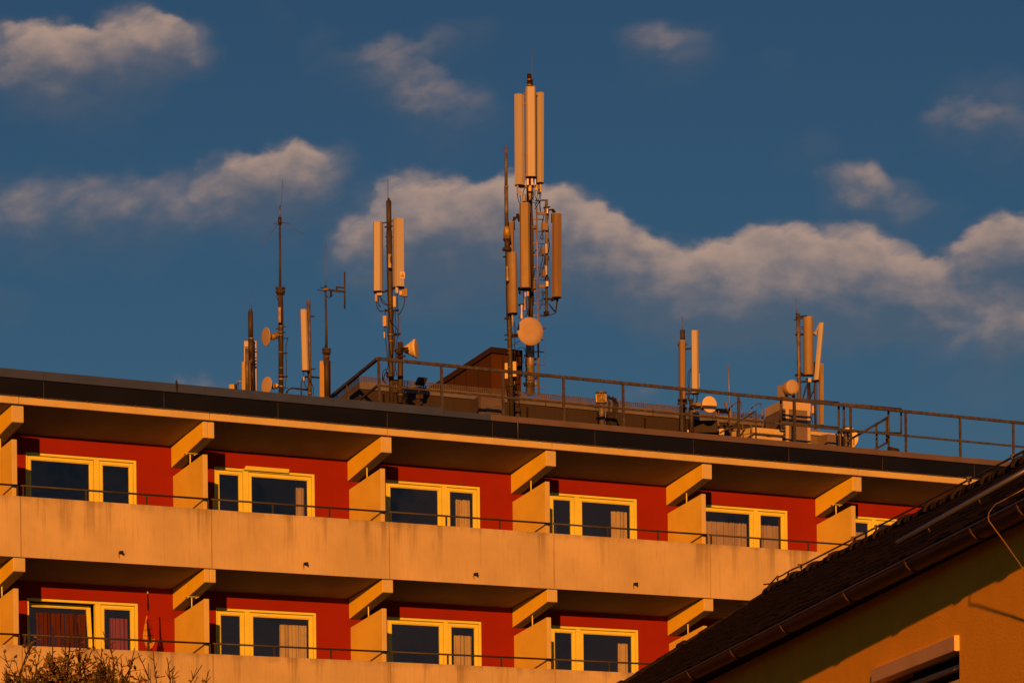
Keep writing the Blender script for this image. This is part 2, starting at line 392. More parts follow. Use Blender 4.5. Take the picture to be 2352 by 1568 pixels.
def cA(v): return Dr(490, 367.5, .3712, v)
def cB(v): return Dr(1041.2, 61.25, .3516, v)
def cC(v): return Dr(980, 581.9, .27343, v)
def cD(v): return Dr(1470, 643.1, .27343, v)
def cE(v): return Dr(1837.4, 826.9, .25395, v)
def cF(v): return Dr(514.5, 643.1, .1758, v)
def cG(v): return Dr(820.7, 398.1, .33226, v)
def cH(v): return Dr(1127, 416.5, .2031, v)
def cI(v): return Dr(1561.8, 888.1, .1302, v)
def cJ(v): return Dr(1225, 857.5, .11717, v)
def cK(v): return Dr(1127, 722.7, .164, v)
def cM(v): return Dr(1176, 159.2, .19533, v)


# ------------------------------------------------------------------ ground
gm = MB(); gm.add([(-3000, -3000, 0), (3000, -3000, 0), (3000, 3000, 0), (-3000, 3000, 0)], [[0, 1, 2, 3]])
tag(gm.build('ground', 'ground'), 'grass ground round the buildings', None, kind='structure')

# ------------------------------------------------------------------ apartment building
UJ = {-2: -8.0, -1: -4.0, 0: 0.0, 1: 4.0, 2: 7.968, 3: 11.877, 4: 15.81, 5: 19.81, 6: 23.8, 7: 27.8}
TOPS = [10.603, 7.841, 5.079]
bld = thing('apartment_building', 'red apartment block with cream concrete balconies and dark flat roof edge', 'apartment building', (0, 0, 0))
UL, UR = UJ[-2], UJ[7]


def opening(k, T):                                           # u range and head height of the window of bay k
    odd = k % 2
    return UJ[k] + (0.81 if odd else 0.757), UJ[k + 1] - (0.88), T - 1.0, T + 1.055


wall = MB()
for T in TOPS:
    z0, z1 = T - 1.397, T + 1.365
    u = UL
    for k in range(-2, 7):
        a, b, zb, zt = opening(k, T)
        wall.box((u, 0, z0), (a, 0.28, z1)); u = b
        wall.box((a, 0, zt), (b, 0.28, z1)); wall.box((a, 0, z0), (b, 0.28, zb))
    wall.box((u, 0, z0), (UR, 0.28, z1))
wall.box((UL, 0, 0), (UR, 0.28, TOPS[2] - 1.397))
wall.build('wall', 'red', bld)
core = MB()
core.box((UL, 11.7, 0), (UR, 12, 12.6)); core.box((UL, 0.28, 0), (UL + .25, 11.7, 12.6)); core.box((UR - .25, 0.28, 0), (UR, 11.7, 12.6))
core.build('rear_wall', 'red', bld)
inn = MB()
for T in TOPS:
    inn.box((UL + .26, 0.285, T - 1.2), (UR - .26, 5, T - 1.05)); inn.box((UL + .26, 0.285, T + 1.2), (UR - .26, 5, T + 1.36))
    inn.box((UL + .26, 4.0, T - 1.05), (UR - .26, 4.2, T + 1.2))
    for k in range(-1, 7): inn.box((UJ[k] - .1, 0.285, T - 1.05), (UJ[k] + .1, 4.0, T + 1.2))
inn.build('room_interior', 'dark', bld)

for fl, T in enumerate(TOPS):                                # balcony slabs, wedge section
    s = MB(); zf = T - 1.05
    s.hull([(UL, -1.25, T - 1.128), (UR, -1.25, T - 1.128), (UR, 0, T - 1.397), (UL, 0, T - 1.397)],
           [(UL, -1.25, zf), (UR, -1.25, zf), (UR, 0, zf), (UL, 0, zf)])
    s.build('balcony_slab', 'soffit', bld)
    for k in range(-2, 7):
        u0, u1 = UJ[k] + 0.011, UJ[k + 1] - 0.011
        pm = MB(); zb = T - 1.128
        ring = lambda z, i=0.0: [(u0, -1.37 + i, z), (u1, -1.37 + i, z), (u1, -1.252, z), (u0, -1.252, z)]
        zs = [zb, zb + .28, zb + .56, zb + .84, T - .012]
        for i in range(len(zs) - 1): pm.hull(ring(zs[i]), ring(zs[i + 1]), caps=False)
        pm.hull(ring(T - .012), ring(T, .01), caps=False)
        b0 = len(pm.v); pm.f.append([b0 - 4, b0 - 3, b0 - 2, b0 - 1]); pm.f.append([3, 2, 1, 0]); pm.s += [False, False]
        pm.attr = [(q[2] - zb) / 1.128 for q in pm.v]
        par = pm.build('balcony_parapet', 'concrete', bld)
        MB().box((UJ[k] - .010, -1.355, zb + .01), (UJ[k] + .010, -1.26, T - .02)).build('joint_strip', 'sealant', bld)
        if fl < 2 and k >= 0:                                # rain spout, low on the panel
            us = UJ[k] + (2.03 if k < 2 else 1.98) ; zc = T - .93
            sp = MB(); sp.lathe((us, -1.40, zc), (0, -1, 0), [(.024, -.03), (.028, .0), (.028, .012), (.019, .012), (.018, .06), (.025, .06), (.025, .08), (.004, .08)], 14)
            sp.tube([(us + .005, -1.45, zc), (us + .04, -1.465, zc + .005)], .012, 8); sp.tube([(us + .005, -1.45, zc), (us + .034, -1.455, zc - .036)], .011, 8)
            sp.tube([(us - .015, -1.376, zc - .02), (us - .015, -1.374, zc - .07), (us - .01, -1.374, zc - .12)], [.010, .006, .003], 6)
            sp.build('rain_spout', 'black', par)
        rl = MB(); zr = T + .205                             # balcony handrail
        rl.tube([(UJ[k] + .035, -1.3, zr), (UJ[k + 1] - .02, -1.3, zr)], .019, 8)
        rail = rl.build('balcony_railing', 'rail', bld)
        for q in (.082, 1.375, 2.65, UJ[k + 1] - UJ[k] - .035):
            MB().box((UJ[k] + q - .014, -1.314, T), (UJ[k] + q + .014, -1.286, zr - .01)).build('post', 'rail', rail)
        e = UJ[k + 1] - .035
        MB().tube([(e, -1.28, zr - .02), (e, -.35, zr - .235), (e, -.2, zr - .27)], .012, 8).build('brace', 'rail', rail)
    # beams, screens
    zfb = T + (1.68 if fl == 0 else 1.632)
    for k in range(-1, 8):
        u0, u1 = UJ[k] - .140, UJ[k] + .104
        zf0, zw0, zw1 = T + 1.372, T + .956, T + 1.362
        parts = [(u0, u1)] if k % 4 != 1 else [(u0, UJ[k] - .03), (UJ[k] - .022, u1)]
        bm_ = MB()
        for (a, b) in parts:
            bm_.hull([(a, -1.325, zf0), (b, -1.325, zf0), (b, -.002, zw0), (a, -.002, zw0)], [(a, -1.325, zfb), (b, -1.325, zfb), (b, -.002, zw1), (a, -.002, zw1)])
        bm_.build('balcony_beam', 'beam', bld, bevel=.012, side='sunlit_sidepaint')
        a, b = UJ[k] - .105, UJ[k]
        sc_ = MB(); sc_.hull([(a, -1.235, T - 1.05), (b, -1.235, T - 1.05), (b, -.002, T - 1.05), (a, -.002, T - 1.05)],
                             [(a, -1.235, T + 1.065), (b, -1.235, T + 1.065), (b, -.002, T + .79), (a, -.002, T + .79)])
        scr = sc_.build('partition_screen', 'beam', bld, bevel=.006, side='screen')
        spm = MB(); um = UJ[k] - .05
        spm.tube([(um, -.62, T + .90), (um, -.62, T + 1.155)], .013, 8)
        if k % 4 == 1:
            spm.box((um - .12, -.66, T + 1.152), (um + .14, -.58, T + 1.162))
            for q in (-.08, .10): spm.lathe((um + q, -.62, T + 1.13), (0, 0, 1), [(.018, 0), (.018, .02)], 10)
        spm.build('screen_support', 'cream', scr)

# windows ------------------------------------------------
def frame_rect(mb, u0, u1, z0, z1, w, v0, v1, wb=None):
    wb = w if wb is None else wb
    mb.box((u0, v0, z0), (u0 + w, v1, z1)); mb.box((u1 - w, v0, z0), (u1, v1, z1))
    mb.box((u0 + w, v0, z1 - w), (u1 - w, v1, z1)); mb.box((u0 + w, v0, z0), (u1 - w, v1, z0 + wb))


PANES = {}
for fl, T in enumerate(TOPS):
    for k in range(-1, 6):
        a, b, zb, zt = opening(k, T)
        odd = k % 2
        W = b - a
        split = a + (W - .70 if odd == 0 else .72)           # mullion centre line
        if odd == 0: split = b - .85
        w = MB(); fw = .055
        frame_rect(w, a, b, zb, zt, fw, .03, .12)
        w.box((split - .055, .03, zb + fw), (split + .055, .12, zt - fw))
        win = w.build('window', 'cream', bld, bevel=.004)
        if k == 1 and fl == 0:
            MB().hull([(b - 1.62, -.03, zt - .03), (b - .62, -.03, zt - .03), (b - .62, .02, zt - .03), (b - 1.62, .02, zt - .03)],
                      [(b - 1.58, -.05, zt + .045), (b - .62, -.05, zt + .045), (b - .62, .02, zt + .05), (b - 1.58, .02, zt + .05)]).build('awning_bracket', 'cream', win)
        for i, (p0, p1) in enumerate(((a + fw, split - .055), (split + .055, b - fw))):
            s = MB(); z0, z1 = zb + fw, zt - fw
            g0 = .012
            frame_rect(s, p0 + g0, p1 - g0, z0 + g0, z1 - g0, .06, .045, .105)
            frame_rect(s, p0 + g0 + .06, p1 - g0 - .06, z0 + g0 + .06, z1 - g0 - .06, .016, .058, .10)
            tilt = (fl == 1 and k == 0 and i == 0)
            sash = s.build('sash', 'cream', win, bevel=.003)
            pn = MB().box((p0 + .08, .075, z0 + .08), (p1 - .08, .083, z1 - .08)).build('pane', 'glass', win)
            PANES[(fl, k, i)] = (p0 + .085, p1 - .085, z0 + .1, z1 - .09)
            if tilt:
                for o in (sash, pn):
                    piv = Vector(((p0 + p1) / 2, .1, z0)) 
                    R = Matrix.Translation(piv) @ Matrix.Rotation(rad(-5.5), 4, 'X') @ Matrix.Translation(-piv)
                    o.data.transform(R)

# roof slab, cladding, coping ----------------------------
for k in range(-2, 7):
    u0, u1 = UJ[k] + .006, UJ[k + 1] - .006
    MB().hull([(u0, -1.352, 12.312), (u1, -1.352, 12.312), (u1, -.001, 11.99), (u0, -.001, 11.99)],
              [(u0, -1.352, 12.445), (u1, -1.352, 12.445), (u1, -.001, 12.445), (u0, -.001, 12.445)]).build('roof_slab', 'beam', bld, bevel=.008)
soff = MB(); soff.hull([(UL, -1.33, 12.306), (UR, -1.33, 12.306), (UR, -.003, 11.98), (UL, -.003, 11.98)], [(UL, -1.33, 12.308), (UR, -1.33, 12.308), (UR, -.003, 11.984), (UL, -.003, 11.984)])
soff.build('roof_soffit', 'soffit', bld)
deck = MB().box((UL, -.0005, 11.99), (UR, 12, 12.44)); deck.box((UL, -1.2, 12.45), (UR, 12, 12.6)); deck.build('roof_deck', 'roof', bld)
seams = [UL] + [-7.0, -4.48, -1.98, .51, 3.02, 5.5, 7.97, 10.44, 12.94, 15.43, 17.94, 20.49, 23.08, 25.5] + [UR]
for i in range(len(seams) - 1):
    a, b = seams[i] + .006, seams[i + 1] - .006
    t = random.uniform(-.012, .012)
    cuts = [(a, b, 'clad')]
    if i == 7: cuts = [(a, a + .45, 'clad2'), (a + .452, b, 'clad')]
    if i == 10: cuts = [(a, a + 1.4, 'clad2'), (a + 1.402, b, 'clad')]
    if i == 11: cuts = [(a, a + 1.6, 'clad'), (a + 1.602, b, 'clad2')]
    for (c, d, mm) in cuts:
        MB().hull([(c, -1.335 + t, 12.463), (d, -1.335 - t, 12.463), (d, -1.31, 12.463), (c, -1.31, 12.463)],
                  [(c, -1.340, 12.79), (d, -1.340, 12.79), (d, -1.31, 12.79), (c, -1.31, 12.79)]).build('cladding_panel', mm, bld)
MB().box((UL, -1.308, 12.455), (UR, -1.22, 12.9)).build('cladding_backing', 'trim', bld)
for i in range(len(seams) - 1):
    MB().box((seams[i] - .0045, -1.336, 12.465), (seams[i] + .0045, -1.312, 12.785)).build('cladding_seam', 'guard', bld)
drip = MB().box((UL, -1.368, 12.449), (UR, -1.3, 12.460))
u = UL + .3
while u < UR:
    drip.box((u - .012, -1.382, 12.446), (u + .012, -1.366, 12.475)); drip.box((u + .1, -1.374, 12.446), (u + .8, -1.3665, 12.4648)); u += 1.01
drip.build('drip_flashing', 'guard', bld)
cop = [(UL, .5, 'coping_grey', 1), (.5, 3.9, 'coping_grey', 1), (3.9, 6.74, 'coping_grey', 1), (6.74, 9.28, 'coping_grey', 1), (9.28, 10.38, 'coping_grey', 0), (10.38, 11.3, 'coping', 0), (11.3, 14.2, 'coping', 0), (14.2, 17.2, 'coping', 0), (17.2, 20.3, 'coping', 0), (20.3, 23.2, 'coping', 0), (23.2, UR, 'coping', 0)]
for (a, b, mm, hi) in cop:
    a += .003; b -= .003
    if hi: prof = [(-1.375, 12.785), (-1.335, 12.955), (-.9, 12.965), (-.9, 12.6), (-1.30, 12.6), (-1.30, 12.785)]
    else: prof = [(-1.375, 12.785), (-1.372, 12.905), (-.9, 12.925), (-.9, 12.6), (-1.30, 12.6), (-1.30, 12.785)]
    MB().hull([(a, q[0], q[1]) for q in prof], [(b, q[0], q[1]) for q in prof]).build('coping', mm, bld)
D6 = Dr(0, 826.9, .25388, -1.37)
cl = MB(); q = D6.p(1600, 245); cl.box((q.x - .012, -1.385, 12.80), (q.x + .012, -1.34, 12.985)); cl.tube([(q.x - .02, -1.35, 12.985), (q.x, -1.36, 13.0), (q.x, -1.36, 13.03)], .012, 6)
cl.build('lightning_clip', 'bolt', bld)
q = on_v(1189, 955, -1.39)
cl = MB(); cl.tube([(q.x, -1.392, 12.975), (q.x, -1.392, 12.45)], .008, 6); cl.box((q.x - .02, -1.40, 12.90), (q.x + .02, -1.374, 12.93)); cl.build('lightning_lead', 'whip', bld)
q = cE(-1.2).p(858, 826)
cl = MB(); cl.obox((q.x, -1.15, 12.96), (.12, 0, -.02), (0, .06, 0), (.0, 0, .045)); cl.build('lead_flashing', 'bolt', bld)

# ------------------------------------------------------------------ curtains (hang inside the windows)
def curtain(fl, k, i, f0, f1, m, label, waves=9, amp=.022, top=.14, group='curtains in the balcony windows'):
    p0, p1, z0, z1 = PANES[(fl, k, i)]
    a, b = p0 + (p1 - p0) * f0, p0 + (p1 - p0) * f1
    n = int(waves * 8); mb = MB(); rows = [z0 - .1, (z0 + z1) / 2, z1 - top]
    fr = []; ph = random.uniform(0, 6)
    for j, z in enumerate(rows):
        fr.append([(a + (b - a) * s / n, .20 + amp * (.75 + .45 * math.sin(2.3 * s / n * waves / 2 + ph)) * math.sin(2 * math.pi * waves * s / n + ph + .5 * j + 1.6 * math.sin(1.9 * s / n * 3 + ph)) + .9 * amp * math.sin(2 * math.pi * waves * .31 * s / n + ph), z + (.018 * abs(math.sin(2 * math.pi * waves * s / n)) if j == 2 else 0)) for s in range(n + 1)])
    for t in (0.0, .004):
        b0 = len(mb.v); mb.v += [(q[0], q[1] + t, q[2]) for r in fr for q in r]
        for j in range(2):
            for s in range(n): mb.f.append([b0 + j * (n + 1) + s, b0 + j * (n + 1) + s + 1, b0 + (j + 1) * (n + 1) + s + 1, b0 + (j + 1) * (n + 1) + s]); mb.s.append(True)
    org = ((a + b) / 2, .2, z0 - .1)
    return single(mb, 'curtain', m, label, 'curtain', org, group)


curtain(0, 1, 1, .85, 1.0, 'net', 'narrow pale curtain edge in upper window under the broken awning bracket', 3)
curtain(0, 2, 1, .38, 1.0, 'cream_curtain', 'pale curtain in narrow right pane of third upper window from the left', 5)
curtain(0, 3, 1, .66, 1.0, 'cream_curtain', 'yellowish curtain at right side of fourth upper window from the left', 5)
curtain(0, 4, 0, .0, 1.0, 'net', 'pleated net curtain filling the wide pane of fifth upper window', 15, top=.2)
curtain(0, 4, 1, .0, 1.0, 'net', 'pleated net curtain filling narrow right pane of fifth upper window', 8, top=.2)
curtain(0, 5, 0, .0, 1.0, 'net', 'net curtain in upper window just above the dark tiled roof ridge', 7, top=.2)
curtain(1, 0, 0, .12, .95, 'redcurtain', 'shaded red curtain behind the tilted open window pane', 12, .03, top=.12)
curtain(1, 0, 1, .30, 1.0, 'pinkcurtain', 'pinkish red curtain in narrow pane beside the furled flag', 5, .02, top=.16)
curtain(1, 1, 1, .53, 1.0, 'cream_curtain', 'wide cream curtain at right half of second lower window from the left', 8, top=.12)
curtain(1, 2, 1, .28, 1.0, 'cream_curtain', 'cream curtain in narrow pane of third lower window from the left', 5, top=.16)
curtain(1, 3, 1, .80, 1.0, 'cream_curtain', 'cream curtain strip in lower window nearest the dark tiled roof', 3, top=.16)

# flag ----------------------------------------------------
fd = Dr(0, 1200.5, .25, -1.22)
base = fd.p(1390, 1180)
fr_ = thing('flag', 'furled black red and gold flag hanging on a pole at the lower balcony', 'flag', (base.x, -1.22, TOPS[1]))
MB().tube(fd.line([(1357, 640), (1372, 900), (1392, 1190)]), .012, 8).build('flagpole', 'bolt', fr_)
MB().tube(fd.line([(1356.6, 630), (1357, 650)]), .014, 8).build('pole_tip', 'beam', fr_)
def strip(pts, m):                                           # a hanging fold of cloth
    mb = MB(); P = [fd.p(x, y, dv) for (x, y, w, dv) in pts]; W = [fd.r(w) for (x, y, w, dv) in pts]
    for k in range(len(P) - 1):
        def ring(c, w): return [c + ER * (w * math.cos(t)) + EF * (.35 * w * math.sin(t) + .012 * math.cos(3 * t)) for t in [2 * math.pi * j / 14 for j in range(14)]]
        mb.hull(ring(P[k], W[k]), ring(P[k + 1], W[k + 1]), smooth=True)
    return mb.build('flag_stripe', m, fr_)
strip([(1357, 655, 3, -.03), (1357, 700, 5, -.03), (1358, 760, 7, -.03), (1361, 810, 9, -.03)], 'f_black')
strip([(1352, 880, 4, -.07), (1356, 930, 9, -.07), (1362, 990, 13, -.08), (1372, 1040, 13, -.09), (1382, 1085, 9, -.09), (1386, 1100, 3, -.09)], 'f_black')
strip([(1361, 800, 8, -.04), (1364, 840, 12, -.05), (1373, 900, 14, -.06), (1388, 980, 14, -.07), (1400, 1040, 12, -.07), (1402, 1065, 4, -.07)], 'f_red')
strip([(1349, 850, 4, -.03), (1341, 920, 12, -.03), (1334, 990, 19, -.04), (1330, 1040, 24, -.05), (1336, 1075, 20, -.05), (1350, 1110, 24, -.05), (1362, 1140, 16, -.05), (1366, 1160, 5, -.05)], 'f_gold')
strip([(1402, 1040, 6, -.04), (1408, 1065, 16, -.05), (1398, 1100, 24, -.06), (1386, 1130, 22, -.06), (1374, 1155, 10, -.05)], 'f_gold')
strip([(1335, 1168, 4, -.04), (1352, 1160, 9, -.06), (1378, 1160, 13, -.07), (1400, 1170, 9, -.06)], 'f_red')
strip([(1385, 1172, 6, -.07), (1400, 1177, 9, -.07), (1410, 1174, 4, -.06)], 'f_black')

# ------------------------------------------------------------------ guard railing at the roof edge
RZ = 12.6
gr = thing('guard_railing', 'long brown steel guard railing along the flat roof edge', 'railing', (7.87, -1.2, 12.9))
rv = -1.2
def bar(mb, a, b, h=.026, w=.022):
    a, b = Vector(a), Vector(b); d = (b - a).normalized(); s = d.cross(Vector((0, 0, 1))); s = s.normalized() if s.length > .01 else Vector((1, 0, 0)); t = s.cross(d).normalized()
    return mb.obox((a + b) / 2, d * (b - a).length / 2, s * w, t * h)
posts = [7.87, 9.33, 10.79, 12.27, 13.75, 15.23, 16.72, 18.21, 19.73, 21.26, 22.8, 24.34, 25.85]
bar(MB(), (7.84, rv, 13.838), (26.5, rv, 13.815), .030, .028).build('top_rail', 'guard', gr)
bar(MB(), (7.87, rv, 13.310), (26.5, rv, 13.285), .020, .020).build('middle_rail', 'guard', gr)
for u in posts: MB().box((u - .025, rv - .018, 12.88), (u + .025, rv + .018, 13.80)).build('post', 'guard', gr)
back = Vector((-.245, .97, 0)).normalized()                  # the return run, in the world frame
bl = Vector((back.x * ct + back.y * st, -back.x * st + back.y * ct, 0))
c0 = Vector((7.85, rv, 0))
bar(MB(), c0 + Vector((0, 0, 13.838)), c0 + bl * 9 + Vector((0, 0, 13.838)), .030, .028).build('return_rail', 'guard', gr)
bar(MB(), c0 + Vector((0, 0, 13.310)), c0 + bl * 9 + Vector((0, 0, 13.310)), .020, .020).build('return_rail', 'guard', gr)
for t in (3, 6, 9): q = c0 + bl * t; MB().box((q.x - .025, q.y - .02, RZ), (q.x + .025, q.y + .02, 13.80)).build('post', 'guard', gr)

# gates and stair rail behind the guard railing
def loop(pts, crop, v, rpx, name, label, cat, m='guard', group=None):
    d = crop(v); mb = MB(); mb.tube(d.line(pts), d.r(rpx), 8); q = d.p(*pts[-1][:2])
    return single(mb, name, m, label, cat, (q.x, q.y, RZ), group)
def gate(crop, v, x0, x1, y0a, y0b, yma, ymb, yb, label):
    d = crop(v); q = d.p(x0, yb)
    t = thing('roof_gate', label, 'gate', (q.x, v, RZ), 'gates in the roof railing')
    r = d.r(9)
    MB().tube(d.line([(x0, y0a), (x1, y0b)]), r * 1.1, 8).build('top_bar', 'guard', t)
    MB().tube(d.line([(x0, yma), (x1, ymb)]), r, 8).build('lower_bar', 'guard', t)
    for x, ya, y_b in ((x0, y0a, yma), (x1, y0b, ymb)): MB().tube(d.line([(x, ya), (x, y_b)]), r, 8).build('gate_post', 'guard', t)
    return t
t = gate(cD, -1.05, 1183, 1670, 986, 1030, 1190, 1240, 1300, 'railing gate before the tall beige cabinet')
d = cD(-1.05); MB().tube(d.line([(1290, 1000), (1290, 1360)]), d.r(9), 8).build('gate_post', 'guard', t)
MB().tube(d.line([(1668, 1030), (1670, 1400)]), d.r(9), 8).build('gate_post', 'guard', t)
t = gate(cE, -1.05, 395, 915, 392, 442, 640, 660, 800, 'railing gate beside the white satellite dish')
d = cE(-1.05); MB().tube(d.line([(398, 400), (402, 785)]), d.r(9), 8).build('gate_post', 'guard', t)
MB().tube(d.line([(800, 430), (803, 820)]), d.r(10), 8).build('gate_post', 'guard', t)
d = cE(-.9); q = d.p(690, 800)
t = thing('stair_handrail', 'slanted pipe handrail between the roof gate and satellite dish', 'handrail', (q.x, -.9, RZ))
MB().tube(d.line([(400, 748), (790, 520)]), d.r(11), 8).build('upper_rail', 'guard', t)
MB().tube(d.line([(600, 850), (690, 800), (790, 742)]), d.r(10), 8).build('lower_rail', 'guard', t)
MB().tube(d.line([(786, 520), (788, 742)]), d.r(12), 8).build('end_post', 'guard', t)
MB().tube(d.line([(692, 585), (695, 800)]), d.r(10), 8).build('middle_post', 'guard', t)
d = cE(-.8); q = d.p(1940, 880)
t = thing('stair_handrail', 'slanted double pipe handrail at the far right roof corner', 'handrail', (q.x, -.8, RZ))
MB().tube(d.line([(1700, 1000), (1840, 920), (2030, 815), (2120, 765)]), d.r(11), 8).build('upper_rail', 'guard', t)
MB().tube(d.line([(1800, 1050), (2030, 925), (2120, 876)]), d.r(9), 8).build('lower_rail', 'guard', t)
MB().tube(d.line([(2020, 830), (2022, 1000)]), d.r(11), 8).build('post', 'guard', t)
# hooped stiles of the roof ladders, slanted pipe
loop([(905, 885), (897, 500), (895, 400, 0), (905, 355, .05), (930, 318, .1), (1030, 258, .35), (1058, 258, .42), (1078, 300, .45), (1092, 500, .45), (1118, 905, .45)], cI, -.7, 11, 'ladder_hoop', 'curved steel ladder hoop beside the thin lightning rod', 'ladder rail', 'rung', 'hooped ladder rails')
loop([(1258, 915), (1252, 540), (1252, 420), (1265, 375, .05), (1290, 348, .1), (1385, 292, .35), (1412, 290, .42), (1432, 315, .45), (1445, 420, .45), (1472, 940, .45)], cI, -.7, 11, 'ladder_hoop', 'curved steel ladder hoop standing before the low pale cabinet', 'ladder rail', 'rung', 'hooped ladder rails')
d = cI(-.85); q = d.p(1340, 920)
t = thing('slanted_barrier', 'slanted pipe barrier rising to a short post between ladder hoops', 'barrier', (q.x, -.85, RZ))
MB().tube(d.line([(705, 812), (1040, 610), (1318, 440)]), d.r(16), 8).build('slanted_pipe', 'guard', t)
MB().tube(d.line([(1338, 415), (1345, 930)]), d.r(12), 8).build('post', 'guard', t)
for x in (722, 765): MB().tube(d.line([(x, 740), (x, 870)]), d.r(9), 8).build('foot', 'cabtrim', t)

# ------------------------------------------------------------------ plant room
PVv = 1.5
pl = thing('plant_room', 'low dark plant room with pale parapet band behind the roof railing', 'roof building', (9.05, PVv, RZ))
side = bl
P0 = Vector((9.03, PVv, 0)); P1 = Vector((19.6, PVv, 0))
P2 = P1 + Vector((0, 7, 0)); P3 = P0 + side * 5.5
def ringz(pts, z, off=0.0): return [(q.x, q.y - (off if i < 2 else 0), z) for i, q in enumerate(pts)]
MB().hull(ringz([P0, P1, P2, P3], RZ), ringz([P0, P1, P2, P3], 13.715)).build('wall', 'plant', pl)
MB().hull(ringz([P0 + Vector((-.02, 0, 0)), P1, P2, P3 + Vector((-.02, 0, 0))], 13.718, .03), ringz([P0 + Vector((-.02, 0, 0)), P1, P2, P3 + Vector((-.02, 0, 0))], 13.862, .03)).build('parapet_band', 'band', pl)
seam = MB()
for u in (10.6, 12.2, 13.6, 14.9, 16.4, 18.0): seam.box((u - .006, PVv - .036, 13.72), (u + .006, PVv - .0301, 13.86))
for u in (9.6, 13.15, 16.2): seam.box((u - .02, PVv - .012, 13.30), (u + .02, PVv - .0005, 13.66))
seam.build('joint', 'trim', pl)
gt = MB(); u = P0.x
for z in (13.872, 13.908, 13.944, 13.976): gt.box((P0.x, PVv + .0, z - .0065), (P1.x, PVv + .02, z + .0065))
while u < P1.x - .05:
    gt.box((u, PVv + .003, 13.864), (u + .016, PVv + .017, 13.978)); u += .055
sd = side
for z in (13.872, 13.908, 13.944, 13.976): bar(gt, P0 + Vector((0, 0, z)), P0 + sd * 4 + Vector((0, 0, z)), .0065, .008)
gt.build('edge_grating', 'grate', pl)

# brown lift house on the plant room (faces the street corner, so it is set out in the world frame)
lp = bw(12.2, 3.2); LY = lp.y
def lw(x, y, dy=0.0): q = ray(980 + x * .27343, 581.9 + y * .27343) * LY; return Vector((q.x, LY + dy, q.z + HC))
zb = 13.80
pb, pr, pl_ = lw(541, 835), lw(792, 858), lw(115, 1112)
lh = thing('lift_house', 'brown metal clad roof house with sloping top behind the antennas', 'roof house', (pb.x, LY, zb), frame='W')
dp = 2.6
def block(mb, pts, y0, y1): return mb.hull([(x, y0, z) for x, z in pts], [(x, y1, z) for x, z in pts])
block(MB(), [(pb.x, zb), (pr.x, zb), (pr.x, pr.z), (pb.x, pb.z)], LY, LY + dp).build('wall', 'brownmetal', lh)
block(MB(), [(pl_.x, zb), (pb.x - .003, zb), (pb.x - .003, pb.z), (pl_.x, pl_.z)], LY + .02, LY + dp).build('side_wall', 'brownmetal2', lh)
h = .12; ex = lw(805, 858).x; sl_ = (pb.z - pl_.z) / (pb.x - pl_.x)
rf = MB()
block(rf, [(pl_.x - .3, pl_.z - .3 * sl_), (pb.x, pb.z), (pb.x, pb.z + h), (pl_.x - .3, pl_.z - .3 * sl_ + h)], LY - .07, LY + dp)
block(rf, [(pb.x + .001, pb.z), (ex, pr.z - .02), (ex, pr.z + h - .02), (pb.x + .001, pb.z + h)], LY - .07, LY + dp)
rf.build('roof', 'trim', lh)
sm = MB()
for x in (235, 330, 433): xx = lw(x, 1000).x; block(sm, [(xx - .009, zb), (xx + .009, zb), (xx + .009, pl_.z + (xx - pl_.x) * sl_ - .03), (xx - .009, pl_.z + (xx - pl_.x) * sl_ - .03)], LY + .008, LY + .0195)
for x in (640, 735): xx = lw(x, 1000).x; block(sm, [(xx - .008, zb), (xx + .008, zb), (xx + .008, pr.z - .03), (xx - .008, pr.z - .03)], LY - .012, LY - .0005)
sm.build('standing_seam', 'trim', lh)

# louvred cabinet
d = cC(.6); q = d.p(440, 1340)
lc = thing('louvred_cabinet', 'pale sheet metal cabinet with louvres and sloping left side', 'cabinet', (q.x, .6, RZ))
u0, u1 = d.p(440, 1250).x, d.p(648, 1250).x; zt0 = d.p(440, 1192).z; zt1 = d.p(648, 1205).z
ul_ = u0; du = ct; 
sdir = bl * .0
a3, b3 = Vector((u0, .6, 0)), Vector((u1, .6, 0)); c3 = b3 + bl * 1.6; e3 = a3 + bl * 1.6
MB().hull([(w.x, w.y, RZ) for w in (a3, b3, c3, e3)], [(w.x, w.y, zt0 if i in (0, 3) else zt1) for i, w in enumerate((a3, b3, c3, e3))]).build('body', 'coping', lc, bevel=.01)
lv = MB()
for y in (1272, 1283, 1294, 1305, 1316, 1327, 1338):
    a_, b_ = d.p(492, y), d.p(612, y + 8)
    lv.obox(((a_.x + b_.x) / 2, .588, (a_.z + b_.z) / 2), ((b_.x - a_.x) / 2, 0, 0), (0, .010, -.006), (0, .004, .009))
lv.build('louvre', 'band', lc)
MB().box((u0 + .012, .592, RZ), (u0 + .024, .599, zt0 - .02)).build('corner_trim', 'trim', lc)

